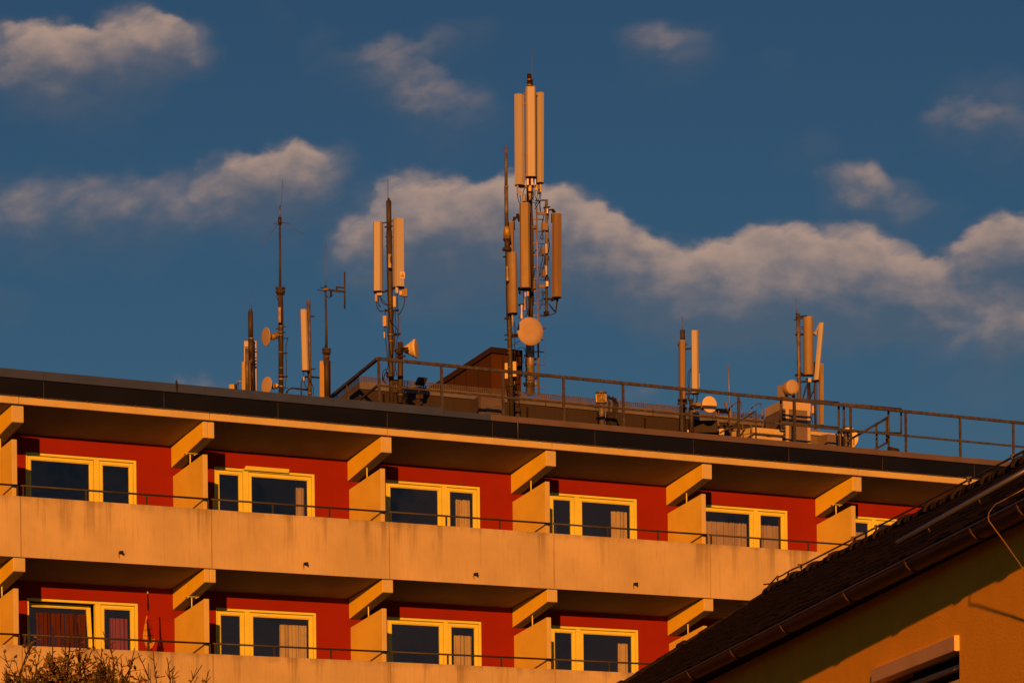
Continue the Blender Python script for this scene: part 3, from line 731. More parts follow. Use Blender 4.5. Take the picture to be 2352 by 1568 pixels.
# ------------------------------------------------------------------ antenna builders
def face(phi): 
    a = rad(phi); return (EF * math.cos(a) + ER * math.sin(a)).normalized(), (ER * math.cos(a) - EF * math.sin(a)).normalized()
def wh(v, z=0): return Vector((v.x, v.y, z))
def panel(d, parent, xc, yt, yb, wpx, depth, phi=0, m='radome', lean=0.0, shape='chamfer', cap='trim', label=None, dv=0.0):
    """sector panel seen centred on xc from yt to yb"""
    f, r = face(phi)
    top, bot = d.p(xc + lean, yt, dv), d.p(xc, yb, dv); w = d.r(wpx)
    if shape == 'chamfer': pr = [(-.5, 0), (-.5, .55), (-.34, 1.0), (.34, 1.0), (.5, .55), (.5, 0)]
    elif shape == 'round': pr = [(-.5, 0)] + [(-.5 * math.cos(t), .25 + .75 * math.sin(t)) for t in [math.pi * k / 10 for k in range(11)]] + [(.5, 0)]
    else: pr = [(-.5, 0), (-.5, .92), (-.46, 1.0), (.46, 1.0), (.5, .92), (.5, 0)]
    def ring(c, k=1.0): return [c + r * (q[0] * w * k) + f * ((q[1] - .5) * depth * k) for q in pr]
    mb = MB(); mb.hull(ring(bot), ring(top), smooth=(shape == 'round'))
    o = mb.build('panel_antenna', m, parent, bevel=.004, label=label)
    dirz = (top - bot).normalized()
    MB().hull(ring(bot - dirz * .025, .97), ring(bot - dirz * .001, 1.015)).build('end_cap', cap, o)
    MB().hull(ring(top + dirz * .001, 1.015), ring(top + dirz * .012, .98)).build('top_cap', 'radome', o)
    return o, top, bot, f, r, w
def clampbars(d, parent, pts, r=4, m='bolt', name='bracket', dv=0.0):
    for (x0, y0, x1, y1, w) in pts: bar(MB(), d.p(x0, y0, dv), d.p(x1, y1, dv), d.r(w), d.r(w)).build(name, m, parent)
def cables(d, parent, lists, rpx=2.2, m='black', dv=0.0, name='cable'):
    o = None
    for pts in lists:
        P = d.line(pts, dv)
        Q = []
        for i in range(len(P) - 1):                          # Catmull-Rom through the points
            a, b, c, e = P[max(i - 1, 0)], P[i], P[i + 1], P[min(i + 2, len(P) - 1)]
            for s in range(5):
                t = s / 5; Q.append(.5 * ((2 * b) + (c - a) * t + (2 * a - 5 * b + 4 * c - e) * t * t + (3 * b - a - 3 * c + e) * t ** 3))
        Q.append(P[-1])
        o = MB().tube(Q, max(.006, d.r(rpx)), 6).build(name, m, parent)
    return o
def ringclamp(d, parent, x, ys, rpx, h=4, m='clampring'):
    for y in ys:
        c = d.p(x, y); mb = MB(); mb.lathe(c, (0, 0, 1), [(d.r(rpx), -d.r(h) / 2), (d.r(rpx), d.r(h) / 2)], 18); mb.build('clamp_ring', m, parent)
def boxpx(d, parent, x0, y0, x1, y1, depth, m, name='junction_box', phi=0, dv=0.0, bevel=.008, label=None):
    f, r = face(phi); a, b = d.p(x0, y0, dv), d.p(x1, y1, dv); c = (a + b) / 2
    w = d.r(abs(x1 - x0)) / 2
    mb = MB(); mb.obox(c, r * w, f * depth / 2, Vector((0, 0, abs(a.z - b.z) / 2)))
    return mb.build(name, m, parent, bevel=bevel, label=label)
def dish(d, parent, x, y, rpx, phi, tilt=0.0, kind='drum', m='dish', depth=.10, to=None, mm='mount'):
    f, r = face(phi); ax = (f + Vector((0, 0, tilt))).normalized(); c = d.p(x, y); R = d.r(rpx)
    mb = MB()
    if kind == 'drum': mb.lathe(c - ax * depth, ax, [(R * .25, -depth * .6), (R * .8, -.02), (R * .985, .0), (R, .01), (R, depth - .012), (R * .975, depth), (R * .5, depth + .006), (.002, depth + .008)], 40)
    else: mb.lathe(c - ax * depth, ax, [(R * .22, 0), (R * .3, depth * .15), (R * .97, depth * .85), (R, depth * .87), (R, depth), (R * .96, depth), (R * .5, depth + .004), (.002, depth + .006)], 40)
    o = mb.build('dish_antenna', m, parent)
    k = MB(); k.lathe(c - ax * (depth + .02), -ax, [(R * .30, -.03), (R * .34, .0), (R * .34, .05), (R * .22, .06), (R * .20, .12), (.002, .12)], 16)
    if to is not None: bar(k, c - ax * (depth + .1), d.p(*to), R * .18, R * .18)
    k.build('dish_mount', mm, o)
    return o
def flange(d, parent, x, y0, y1, rpx, m='pole'):
    a, b = d.p(x, y1), d.p(x, y0); h = b.z - a.z; R = d.r(rpx)
    mb = MB(); mb.lathe(a, (0, 0, 1), [(R * .6, -h * .4), (R, 0), (R, h * .35), (R * .85, h * .4), (R * .85, h * .6), (R, h * .65), (R, h), (R * .5, h)], 20)
    for k in range(6):
        t = k * math.pi / 3; c = a + Vector((math.cos(t) * R * .85, math.sin(t) * R * .85, 0)); mb.tube([c - Vector((0, 0, h * .5)), c + Vector((0, 0, h * 1.35))], R * .1, 6)
    return mb.build('flange', m, parent)
def pole(d, parent, pts, rpx, m='pole', name='pole', n=14, dv=0.0):
    rs = [d.r(q) for q in rpx] if isinstance(rpx, (list, tuple)) else d.r(rpx)
    return MB().tube(d.line(pts, dv), rs, n).build(name, m, parent)
def mast(name_label, d, x, y):
    q = d.p(x, y); return thing('antenna_mast', name_label, 'antenna mast', (q.x, d.v, RZ), 'antenna masts on the flat roof')
def low(d, x, y):                                            # a point straight below (x, y) on the roof surface
    q = d.p(x, y); return Vector((q.x, q.y, RZ))
def stub(d, parent, x, y, rpx, m='pole', z=None):            # carries a pole on down to the roof behind the coping
    a = d.p(x, y); MB().tube([a + Vector((0, 0, .02)), Vector((a.x, a.y, RZ if z is None else z))], d.r(rpx), 12).build('pole_foot', m, parent)

# --- mast 1: far left short mast with panel backs
d = cF(2.0); t = mast('stubby mast with two panels, leftmost on the roof', d, 365, 1445)
pole(d, t, [(345, 412), (350, 760)], 33); pole(d, t, [(352, 760), (356, 1000)], 38); pole(d, t, [(356, 1000), (362, 1110)], [40, 36], 'bolt'); pole(d, t, [(362, 1060), (372, 1460)], 30, 'bolt')
stub(d, t, 372, 1455, 30); flange(d, t, 348, 385, 410, 22); ringclamp(d, t, 351, (765,), 42, 18)
pole(d, t, [(358, 390), (358, 150)], 4, 'whip', 'whip_antenna', 6)
panel(d, t, 345, 805, 1450, 165, .07, 180, 'radome', dv=.22, shape='flat')
panel(d, t, 265, 1075, 1450, 72, .07, 200, 'dish', dv=-.02, shape='chamfer')
pole(d, t, [(300, 895), (305, 1450)], 26, 'pole_grey', dv=-.12); MB().tube([d.p(305, 1445, -.12), low(d.at(-.12), 305, 1445)], d.r(26), 10).build('pole_foot', 'pole_grey', t)
boxpx(d, t, 322, 1050, 345, 1450, .05, 'radome_old', 'panel_rail', dv=-.05)
clampbars(d, t, [(225, 1300, 345, 1290, 7), (270, 880, 350, 872, 6), (390, 898, 420, 898, 6), (390, 1015, 420, 1015, 6), (390, 1100, 420, 1100, 10)])
cables(d, t, [[(360, 1100, -.06), (352, 1200, -.08), (360, 1300, -.08), (350, 1450, -.06)], [(380, 1110, -.05), (385, 1250, -.06), (375, 1450, -.05)]], 7)
# flood lamp beside it
q = d.p(110, 1400); t2 = thing('floodlight', 'small pale floodlight on a bent arm at the left roof edge', 'floodlight', (q.x, 2.0, RZ))
boxpx(d, t2, 78, 1362, 146, 1440, .12, 'jbox', 'lamp_housing', -20); boxpx(d, t2, 140, 1358, 160, 1425, .10, 'bolt', 'lamp_visor', -20)
pole(d, t2, [(160, 1365), (190, 1325), (180, 1400), (170, 1440)], 6, 'bolt', 'arm', 8); clampbars(d, t2, [(180, 1325, 275, 1300, 9)], m='radome_old', name='arm'); stub(d, t2, 172, 1438, 8, 'bolt')

# --- mast 2: tall slim mast with two dishes
dA = cA(2.4); d = cF(2.4); t = mast('tall slim mast with two small round dishes facing left', d, 745, 1470)
pole(d, t, [(737, 160), (743, 520), (745, 1475)], [33, 34, 33]); stub(d, t, 745, 1470, 33); flange(d, t, 737, 100, 165, 64)
pole(dA, t, [(411, 385), (413, 600), (413, 792)], [7, 7, 8], 'pole', 'upper_pole'); pole(dA, t, [(411, 284), (411, 362)], 5, 'pole_grey', 'upper_pole'); pole(dA, t, [(411, 355), (412, 400)], 11, 'bolt', 'antenna_hub')
pole(dA, t, [(419, 290), (429, 125)], 1.6, 'whip', 'whip_antenna', 6)
for e in ((303, 521, -.1), (562, 459, -.2), (370, 398, .5), (470, 395, .7)): pole(dA, t, [(411, 382), e], [2.0, 1.2], 'whip', 'radial_rod', 6)
boxpx(d, t, 708, 350, 748, 560, .035, 'pole_grey', 'cover_plate', dv=-.12)
dish(d.at(-.1), t, 545, 738, 122, -60, -.05, 'cone', 'dish', .13, (690, 690)); dish(d.at(-.1), t, 555, 1372, 112, -50, .05, 'cone', 'dish', .13, (700, 1360))
ringclamp(d, t, 742, (610, 680, 722, 943, 1150, 1245), 36, 12); ringclamp(d, t, 746, (1295, 1390), 37, 22)
clampbars(d, t, [(680, 640, 800, 605, 7), (700, 690, 800, 680, 7), (770, 760, 840, 760, 6), (775, 955, 825, 955, 9), (780, 1262, 830, 1262, 9), (770, 1405, 830, 1405, 5)])
cables(d, t, [[(832, 760), (812, 860), (808, 960), (815, 1100), (812, 1262), (800, 1380), (785, 1440)], [(690, 170), (692, 230), (705, 260)], [(650, 720), (680, 750), (705, 740)]], 5)

# --- mast 3: short mast with one wide pale panel
d = cF(2.2); t = mast('short mast with one pale tilted panel antenna left of its pole', d, 1120, 1500)
pole(d, t, [(1103, 268), (1112, 800), (1122, 1515)], 26, 'pole_grey'); stub(d, t, 1122, 1510, 26, 'pole_grey')
panel(d, t, 1062, 392, 1180, 92, .09, -12, 'radome', lean=-22, dv=-.10)
clampbars(d, t, [(1095, 472, 1178, 476, 8), (1110, 1172, 1190, 1158, 8), (1085, 1190, 1140, 1165, 7)]); ringclamp(d, t, 1122, (1478,), 29, 20)
cables(d, t, [[(1035, 1190, -.1), (1038, 1230, -.1), (1045, 1290, -.1), (1060, 1370, -.08), (1095, 1420, -.05)], [(1090, 1180, -.1), (1098, 1260, -.12), (1140, 1350, -.12), (1165, 1400, -.1), (1168, 1500, -.08)]], 5)
boxpx(d, t, 1032, 1258, 1052, 1315, .04, 'radome', 'surge_arrestor', dv=-.1)

# --- bent pipes between
loop([(1010, 1520), (1010, 1380), (1015, 1320), (1035, 1280), (1070, 1262), (1290, 1276)], cF, 2.6, 11, 'bent_pipe', 'bent dark pipe rising behind the pale tilted panel', 'pipe', 'pole', 'bent dark pipes on the roof')
loop([(818, 1500), (822, 1460), (845, 1425), (890, 1410), (1090, 1432)], cF, 2.6, 13, 'bent_pipe', 'low bent dark pipe right of the tall slim mast', 'pipe', 'pole', 'bent dark pipes on the roof')

# --- mast 4: dipole mast
d = cF(2.1); dA = cA(2.1); t = mast('mast with a sideways dipole boom and thin whip', d, 1345, 1520)
pole(d, t, [(1340, 935), (1345, 1525)], 36); stub(d, t, 1345, 1520, 36); flange(d, t, 1340, 900, 950, 60); ringclamp(d, t, 1345, (1005,), 42, 18, 'pole_grey')
pole(d, t, [(1338, 895), (1336, 600), (1326, 130)], [17, 15, 13], 'pole', 'upper_pole'); pole(d, t, [(1326, 70), (1326, 155)], 16, 'bolt', 'boom_clamp'); boxpx(d, t, 1285, 100, 1375, 145, .06, 'bolt', 'boom_clamp')
pole(d, t, [(1332, 80), (1333, -80), (1334, -260), (1333, -480)], 3.2, 'whip', 'whip_antenna', 6)
clampbars(d, t, [(1340, 125, 1585, 155, 12)], name='boom', m='pole'); clampbars(d, t, [(1218, 130, 1310, 140, 5), (1260, 98, 1310, 104, 5)], name='boom', m='bolt')
pole(dA, t, [(812, 693), (813, 919)], 5.2, 'pole', 'dipole'); clampbars(d, t, [(1470, 90, 1580, 105, 9), (1474, 85, 1474, 135, 10)], name='dipole', m='pole')
cables(d, t, [[(1325, 150), (1335, 200), (1370, 230), (1400, 210), (1405, 150)]], 5); pole(d, t, [(1398, 150), (1398, 215)], 15, 'black', 'balun')
panel(d, t, 1324, 1065, 1530, 140, .08, 165, 'pback', dv=.22, shape='flat')
cables(d, t, [[(1335, 820), (1310, 890), (1296, 1000), (1305, 1100), (1318, 1150)]], 4)

# --- mast 5: heavy mast with two broad panels at the railing corner
d = cG(-.35); t = mast('heavy mast with two broad panels above the railing corner', d, 240, 1568)
pole(d, t, [(217, 190), (220, 410)], 18); pole(d, t, [(220, 400), (224, 700), (230, 1000), (234, 1400), (240, 1600)], [21, 20, 18, 18, 18]); stub(d, t, 240, 1590, 20)
flange(d, t, 217, 175, 192, 9, 'bolt'); pole(d, t, [(212, 185), (211, 40)], 2.2, 'whip', 'whip_antenna', 6)
panel(d, t, 142, 340, 815, 62, .16, -12, 'radome', dv=-.1); o5 = panel(d, t, 290, 317, 785, 74, .17, 24, 'radome', lean=-2, dv=-.1)
clampbars(d, t, [(170, 345, 245, 330, 4), (190, 372, 245, 365, 5), (170, 825, 245, 800, 5), (195, 815, 250, 795, 8), (190, 948, 285, 948, 6), (250, 1115, 295, 1110, 8), (195, 440, 245, 440, 3), (195, 503, 245, 505, 3)])
boxpx(d, t, 212, 555, 236, 655, .03, 'pole_grey', 'cover_plate', dv=-.17); boxpx(d, t, 226, 570, 234, 620, .01, 'black', 'slot', dv=-.19)
boxpx(d, t, 180, 985, 206, 1060, .10, 'jbox', dv=-.12, phi=-15); boxpx(d, t, 246, 850, 268, 928, .08, 'jbox', dv=-.12)
boxpx(d, t, 135, 795, 172, 848, .10, 'radome', 'connector_box', dv=-.1); boxpx(d, t, 122, 835, 138, 888, .05, 'pback', 'connector_box', dv=-.1); boxpx(d, t, 308, 795, 346, 855, .10, 'radome_old', 'connector_box', dv=-.1); boxpx(d, t, 264, 780, 284, 830, .06, 'radome', 'connector_box', dv=-.12); boxpx(d, t, 290, 812, 312, 845, .08, 'jbox', 'connector_box', dv=-.1)
cables(d, t, [[(130, 885, -.1), (140, 930, -.12), (165, 955, -.12), (200, 940, -.15)], [(150, 850, -.1), (145, 900, -.15), (160, 925, -.15)], [(158, 850, -.1), (175, 895, -.18), (210, 910, -.18), (235, 905, -.18)], [(160, 860, -.12), (190, 890, -.16), (215, 925, -.2), (225, 1000, -.2), (255, 1050, -.18), (280, 1085, -.16), (285, 1130, -.14)],
  [(262, 830, -.12), (270, 900, -.14), (262, 980, -.14), (268, 1060, -.14), (258, 1150, -.14), (262, 1270, -.13), (255, 1400, -.12)], [(276, 835, -.12), (280, 940, -.14), (285, 1050, -.14), (272, 1180, -.14), (270, 1300, -.14)], [(328, 858, -.1), (322, 910, -.1), (300, 960, -.1), (280, 980, -.12)],
  [(190, 1060, -.1), (195, 1150, -.12), (205, 1230, -.12), (212, 1330, -.14), (190, 1390, -.14), (180, 1430, -.14), (200, 1450, -.1)], [(205, 1350, -.14), (178, 1370, -.14), (175, 1430, -.12)], [(192, 940, -.14), (195, 985, -.14)], [(205, 1060, -.1), (212, 1130, -.13), (222, 1200, -.15), (235, 1300, -.15)],
  [(285, 1215, -.05), (250, 1230, -.12), (235, 1280, -.15), (250, 1360, -.16)], [(300, 1280, -.1), (262, 1320, -.14), (275, 1400, -.14)], [(252, 950, -.13), (247, 1050, -.15), (255, 1140, -.15), (248, 1240, -.15)]], 3)
boxpx(d, t, 182, 1095, 192, 1140, .03, 'radome', 'surge_arrestor', dv=-.12)
flange(d, t, 228, 1378, 1402, 30); ringclamp(d, t, 231, (905, 1115, 1160), 20, 8); clampbars(d, t, [(232, 1440, 300, 1440, 14), (228, 1500, 300, 1500, 16)], m='pole', dv=-.02)
pole(d, t, [(297, 1168), (298, 1600)], 19, 'pole', 'side_pole', dv=-.1); MB().tube([d.p(298, 1595, -.1), low(d.at(-.1), 298, 1595)], d.r(19), 10).build('pole_foot', 'pole', t)
ringclamp(d.at(-.1), t, 298, (1290, 1408, 1490, 1530), 21, 5); pole(d, t, [(300, 1170), (301, 975)], 1.5, 'whip', 'whip_antenna', 6, dv=-.1)
clampbars(d, t, [(275, 1245, 345, 1215, 9), (278, 1270, 330, 1262, 7), (300, 1210, 350, 1206, 6)], dv=-.18); dish(d.at(-.1), t, 410, 1210, 66, 78, .06, 'cone', 'dish_pale', .30, (320, 1225))
# the little warning plate on the right panel
_, ptop, pbot, f, r, pw_ = o5; c = pbot + (ptop - pbot) * .165 + f * .087 + r * pw_ * .16
wp = MB(); wp.obox(c, r * .052, f * .003, Vector((0, 0, .065))); wpo = wp.build('warning_plate', 'sign', o5[0])
def tri(c, s, off, m):
    mb = MB(); pts = [c + f * off + r * (-s) + Vector((0, 0, -s * .8)), c + f * off + r * s + Vector((0, 0, -s * .8)), c + f * off + Vector((0, 0, s))]
    mb.hull(pts, [q + f * .0015 for q in pts]); return mb
tri(c, .044, .0035, 'ink').build('warning_border', 'ink', o5[0]); tri(c, .033, .0055, 'yellow').build('warning_triangle', 'yellow', o5[0])
mb = MB(); mb.obox(c + f * .0078 + Vector((0, 0, -.004)), r * .0035, f * .0008, Vector((0, 0, .011))); mb.build('warning_mark', 'ink', o5[0])

# floodlight on the plant room
d = cG(.9); q = d.p(432, 1525); t2 = thing('floodlight', 'dark square floodlight on a bracket before the plant room', 'floodlight', (q.x, .9, RZ))
f_, r_ = face(25); c = d.p(441, 1437)
mb = MB(); mb.obox(c, r_ * .10, f_ * .04 + Vector((0, 0, -.02)), Vector((0, 0, .075)) + f_ * .03 + r_ * .03); mb.build('lamp_housing', 'bolt', t2, bevel=.02)
pole(d, t2, [(432, 1470), (432, 1500), (425, 1512), (432, 1545), (438, 1520), (475, 1522)], 2.5, 'bolt', 'arm', 8); pole(d, t2, [(455, 1465), (455, 1480), (418, 1510)], 3, 'bolt', 'arm', 8); stub(d, t2, 432, 1540, 3, 'bolt')
boxpx(d, t2, 405, 1525, 455, 1560, .04, 'plant', 'mounting_plate', dv=.05)

# --- mast 6: whip mast left of the big tower
dB = cB(.95); dH = cH(.95); dC = cC(.95); dK = cK(.95)
t = mast('brown pole mast carrying a long tube antenna and one half round panel', dC, 715, 1360)
pole(dB, t, [(343, 780), (345, 1045)], [9, 10.5], 'pole_grey', 'tube_antenna'); pole(dB, t, [(345, 1040), (347, 1052)], 14, 'clampring', 'tube_antenna'); pole(dB, t, [(345, 1050), (348, 1312)], 13, 'pole_grey', 'tube_antenna')
pole(dB, t, [(349, 1308), (350, 1335), (351, 1385)], [18, 22, 25], 'mount', 'tube_socket', 16); flange(dB, t, 351, 1385, 1395, 27); pole(dB, t, [(350, 1395), (352, 1450)], 17, 'pole', 'tube_socket'); flange(dB, t, 351, 1447, 1460, 31)
pole(dH, t, [(190, 790), (196, 1100), (205, 1568)], [26, 27, 27]); pole(dC, t, [(683, 300), (692, 560), (703, 900), (715, 1380)], [20, 21, 20, 20]); stub(dC, t, 715, 1370, 20)
panel(dH, t, 258, 815, 1490, 104, .19, 22, 'radome_old', lean=-10, shape='round', dv=-.16)
panel(dH, t, 232, 462, 900, 44, .12, 60, 'radome_dark', dv=.15)
boxpx(dH, t, 172, 955, 206, 1130, .03, 'pole_grey', 'cover_plate', dv=-.2, bevel=.012)
clampbars(dH, t, [(145, 855, 215, 845, 10), (160, 1548, 225, 1548, 9)]); clampbars(dC, t, [(655, 550, 720, 545, 5), (655, 688, 720, 668, 5), (655, 728, 720, 705, 5), (718, 690, 760, 690, 14), (660, 820, 745, 832, 5)])
ringclamp(dC, t, 695, (632, 685, 715, 805, 838, 955, 1035), 22, 5); flange(dC, t, 705, 1103, 1115, 38)
boxpx(dC, t, 655, 920, 682, 1055, .08, 'jbox', dv=-.02); boxpx(dC, t, 722, 908, 754, 1038, .09, 'jbox', dv=-.06); boxpx(dC, t, 732, 1070, 745, 1100, .04, 'pole_grey', 'connector_box')
cables(dC, t, [[(722, 560, -.1), (735, 620, -.1), (740, 700, -.1), (738, 800, -.1), (735, 905, -.1)], [(735, 570, -.1), (748, 640, -.1), (742, 720, -.1), (740, 810, -.1)], [(780, 735, -.05), (745, 760, -.1), (720, 775, -.1)], [(765, 800, .4), (800, 790, .0), (845, 820, .0), (850, 880, .0), (810, 920, .0), (770, 900, .0)], [(655, 830), (650, 900), (645, 960), (660, 1060), (668, 1150)], [(740, 1040), (755, 1080), (740, 1140), (725, 1180), (770, 1190), (775, 1280)], [(665, 1060), (670, 1120), (690, 1160), (685, 1240), (680, 1330)], [(755, 880), (780, 920), (810, 905), (820, 850)], [(700, 1110), (760, 1130), (765, 1180)]], 2.6)
pole(dH, t, [(245, 1495), (250, 1640)], [9, 7], 'radome', 'connector_box', dv=-.14)
clampbars(dC, t, [(680, 1225, 775, 1232, 6), (680, 1238, 740, 1240, 5)])

# --- mast 7: the main tower
VT = 1.98
dB = cB(VT); dM = cM(VT); dH = cH(VT); dC = cC(VT); dK = cK(VT)
q = dC.p(872, 1160)
t = thing('antenna_mast', 'tallest tower mast with ladder, stacked panels and big round dish', 'antenna mast', (q.x, VT, 13.87), 'antenna masts on the flat roof')
pole(dM, t, [(203, 58), (204, 1300)], 27, 'brownmetal2'); ringclamp(dM, t, 204, (125, 187), 29, 14); pole(dM, t, [(232, 230), (232, 60), (234, -130), (238, -240)], [3.4, 3.4, 2.6, 2.2], 'whip', 'whip_antenna', 6)
clampbars(dM, t, [(236, 115, 236, 210, 7), (228, 125, 246, 125, 5), (228, 187, 246, 187, 5)])
panel(dM, t, 226, 215, 1265, 122, .15, 4, 'radome', dv=-.22, lean=-6); panel(dM, t, 86, 303, 1362, 92, .17, -38, 'radome', dv=-.02, lean=-6); panel(dM, t, 326, 283, 1335, 70, .16, 42, 'radome', dv=.0, lean=4)
clampbars(dM, t, [(105, 335, 165, 320, 9), (115, 405, 165, 405, 16), (130, 280, 165, 290, 7), (290, 310, 325, 305, 9), (135, 1000, 165, 1005, 8), (135, 1245, 165, 1245, 8), (95, 1385, 330, 1375, 14)], m='mount')
for (x0, x1) in ((172, 198), (222, 246), (268, 284)): boxpx(dM, t, x0, 1285, x1, 1365, .05, 'sign', 'connector_plug', dv=-.22)
for (x0, y0, x1, y1, mm) in ((55, 1365, 76, 1470, 'radome_old'), (86, 1400, 104, 1490, 'mount'), (325, 1350, 345, 1450, 'mount'), (190, 1365, 230, 1440, 'jbox'), (275, 1365, 300, 1430, 'jbox'), (120, 1470, 158, 1560, 'pole_grey'), (195, 1455, 225, 1540, 'mount'), (305, 1400, 325, 1470, 'pole')): boxpx(dM, t, x0, y0, x1, y1, .06, mm, 'connector_box', dv=-.15)
cables(dM, t, [[(65, 1470), (75, 1540), (110, 1600), (140, 1640)], [(95, 1490), (105, 1560), (130, 1620), (150, 1660)], [(185, 1370, -.2), (175, 1450, -.2), (200, 1500, -.2), (180, 1600, -.15)], [(235, 1370, -.2), (245, 1450, -.2), (240, 1500, -.2), (260, 1540, -.15), (350, 1545, 0), (400, 1540, 0)], [(275, 1430, -.2), (270, 1490, -.2), (295, 1540, -.1)], [(330, 1450), (320, 1510), (300, 1560), (270, 1600)], [(340, 1450), (335, 1530), (310, 1580)], [(250, 1365, -.2), (258, 1430, -.2), (250, 1520, -.2)], [(210, 1440, -.2), (215, 1520, -.2), (240, 1560, -.2), (290, 1580, -.1)], [(150, 1400), (130, 1450), (135, 1530), (160, 1600)], [(300, 1440), (295, 1500), (280, 1580), (290, 1660)]], 4.5)
pole(dM, t, [(205, 1290), (205, 1640)], 36, 'bolt', dv=.05)
# lower section
pole(dH, t, [(440, 150), (462, 500), (466, 1400)], [24, 22, 24], 'pole', dv=.02); pole(dH, t, [(375, 150), (380, 250)], 20, 'pole_grey', 'pole_cap', dv=-.1); ringclamp(dH, t, 380, (246,), 26, 8)
panel(dH, t, 392, 255, 1205, 118, .17, -4, 'radome_old', dv=-.35, lean=-8); panel(dH, t, 752, 370, 1308, 92, .15, 38, 'radome_dark', dv=-.1, lean=2, cap='black')
pole(dH, t, [(632, 205), (636, 600), (630, 1510)], [15, 17, 17], 'pole_grey', 'side_pole')
for (x0, y0, x1, y1, mm, ph) in ((575, 465, 642, 560, 'radome_old', 30), (610, 708, 640, 820, 'radome', 10), (610, 955, 637, 1065, 'radome', 10), (572, 760, 610, 830, 'radome_dark', 30), (580, 1010, 612, 1085, 'radome_dark', 30), (630, 310, 652, 372, 'clampring', 0), (620, 1130, 655, 1195, 'clampring', 0)): boxpx(dH, t, x0, y0, x1, y1, .10, mm, 'amplifier_box', ph, dv=-.06)
clampbars(dH, t, [(535, 362, 615, 365, 14), (545, 1188, 615, 1186, 14)], m='radome_old'); clampbars(dH, t, [(600, 300, 665, 290, 9), (640, 330, 700, 318, 9), (700, 320, 735, 375, 13), (690, 360, 690, 470, 5), (705, 470, 715, 360, 9), (610, 1330, 700, 1330, 11), (690, 1350, 770, 1312, 11), (610, 1490, 650, 1490, 22)])
clampbars(dH, t, [(235, 470, 300, 395, 10), (262, 400, 268, 550, 7), (300, 365, 330, 455, 13), (225, 470, 250, 490, 14)]); clampbars(dH, t, [(318, 1215, 470, 1225, 18), (318, 1400, 370, 1390, 10), (325, 1240, 335, 1275, 10)], dv=-.2)
boxpx(dH, t, 478, 1120, 512, 1225, .10, 'bolt', 'clamp_box'); boxpx(dH, t, 470, 500, 515, 545, .10, 'bolt', 'clamp_box')
for (x0, y0, x1, y1, mm) in ((383, 1255, 402, 1310, 'yellow'), (412, 1245, 430, 1300, 'yellow'), (375, 1315, 396, 1465, 'pole_grey'), (340, 1395, 362, 1560, 'clampring'), (318, 1510, 340, 1550, 'jbox')): boxpx(dH, t, x0, y0, x1, y1, .06, mm, 'connector_plug', dv=-.3)
cables(dH, t, [[(410, 1300, -.3), (405, 1400, -.3), (415, 1480, -.3), (395, 1530, -.3)], [(425, 1300, -.3), (430, 1400, -.3), (420, 1500, -.3)], [(370, 1240, -.3), (372, 1330, -.3), (385, 1390, -.3)], [(430, 1220, -.3), (440, 1350, -.3), (425, 1520, -.3)], [(765, 1320), (750, 1400), (735, 1480), (690, 1505), (630, 1520), (560, 1510)], [(745, 1330), (740, 1420), (720, 1470), (660, 1385)], [(755, 1325), (745, 1390), (735, 1450)],
  [(510, 215), (545, 220), (560, 300), (565, 340)], [(545, 230), (590, 210), (620, 225), (615, 290)], [(550, 225), (520, 290), (500, 310)], [(560, 225), (555, 290), (565, 345)], [(605, 300), (610, 350), (595, 420), (585, 480), (590, 560), (575, 600), (565, 640), (590, 655), (590, 590)], [(650, 300), (655, 380), (645, 470), (655, 560), (640, 600)], [(650, 640), (665, 720), (655, 790), (645, 830), (660, 870), (650, 900)], [(590, 860), (575, 930), (560, 1000), (550, 1080)], [(612, 850), (600, 950), (570, 1040), (555, 1070)], [(620, 870), (612, 940)], [(650, 1080), (662, 1120), (655, 1180)], [(575, 720), (560, 790), (545, 840)], [(620, 1090), (600, 1120)], [(605, 1260), (590, 1320), (555, 1360)], [(590, 1230), (580, 1300)], [(545, 740), (490, 810), (480, 870)], [(505, 980), (485, 1080)], [(640, 600), (630, 690), (612, 740)]], 5)
# ladder rail
pole(dH, t, [(519, 300), (527, 800), (535, 1568)], [9, 10, 10], 'rung', 'ladder_rail'); pole(dC, t, [(932, 300), (936, 700), (942, 1185)], [8, 8.5, 8.5], 'rung', 'ladder_rail')
for i in range(10):
    y = 425 + i * 136.5; x = 520 + i * 1.6; MB().tube(dH.line([(x - 62, y - 2), (x + 85, y + 10)]), dH.r(7), 8).build('ladder_rung', 'rung', t)
for y in (622, 723, 825, 927, 1030, 1128):
    MB().tube(dC.line([(878, y - 2), (940, y), (990, y + 5), (992, y - 8)]), dC.r(5), 8).build('ladder_rung', 'rung', t)
for y in (600, 790, 850, 920, 960, 1050, 1140): clampbars(dC, t, [(883, y, 900, y, 6)])
pole(dC, t, [(868, 640), (870, 800), (872, 1185)], [34, 36, 36], 'silver'); pole(dC, t, [(875, 370), (875, 560)], 20, 'pole')
ringclamp(dC, t, 870, (840, 1060, 1085), 39, 8, 'silver'); clampbars(dC, t, [(820, 858, 850, 860, 7), (815, 1030, 850, 1035, 6), (818, 1085, 832, 1115, 9), (890, 900, 920, 885, 10), (885, 938, 915, 930, 8), (905, 1050, 930, 1045, 10)])
boxpx(dC, t, 905, 1072, 926, 1112, .06, 'clad', 'clamp_box'); cables(dC, t, [[(832, 870, -.3), (833, 960, -.3), (831, 1060, -.3), (833, 1180, -.3)], [(825, 790, -.2), (832, 850, -.2), (830, 950, -.2)], [(1020, 420), (1060, 460), (1085, 500)], [(985, 380), (960, 440), (945, 470)]], 3)
dish(dK.at(-.62), t, 557, 232, 200, 24, -.02, 'drum', 'dish', .03)
bar(MB(), dK.p(560, 240, -.5), dK.p(560, 260, -.05), .03, .03).build('dish_arm', 'mount', t)

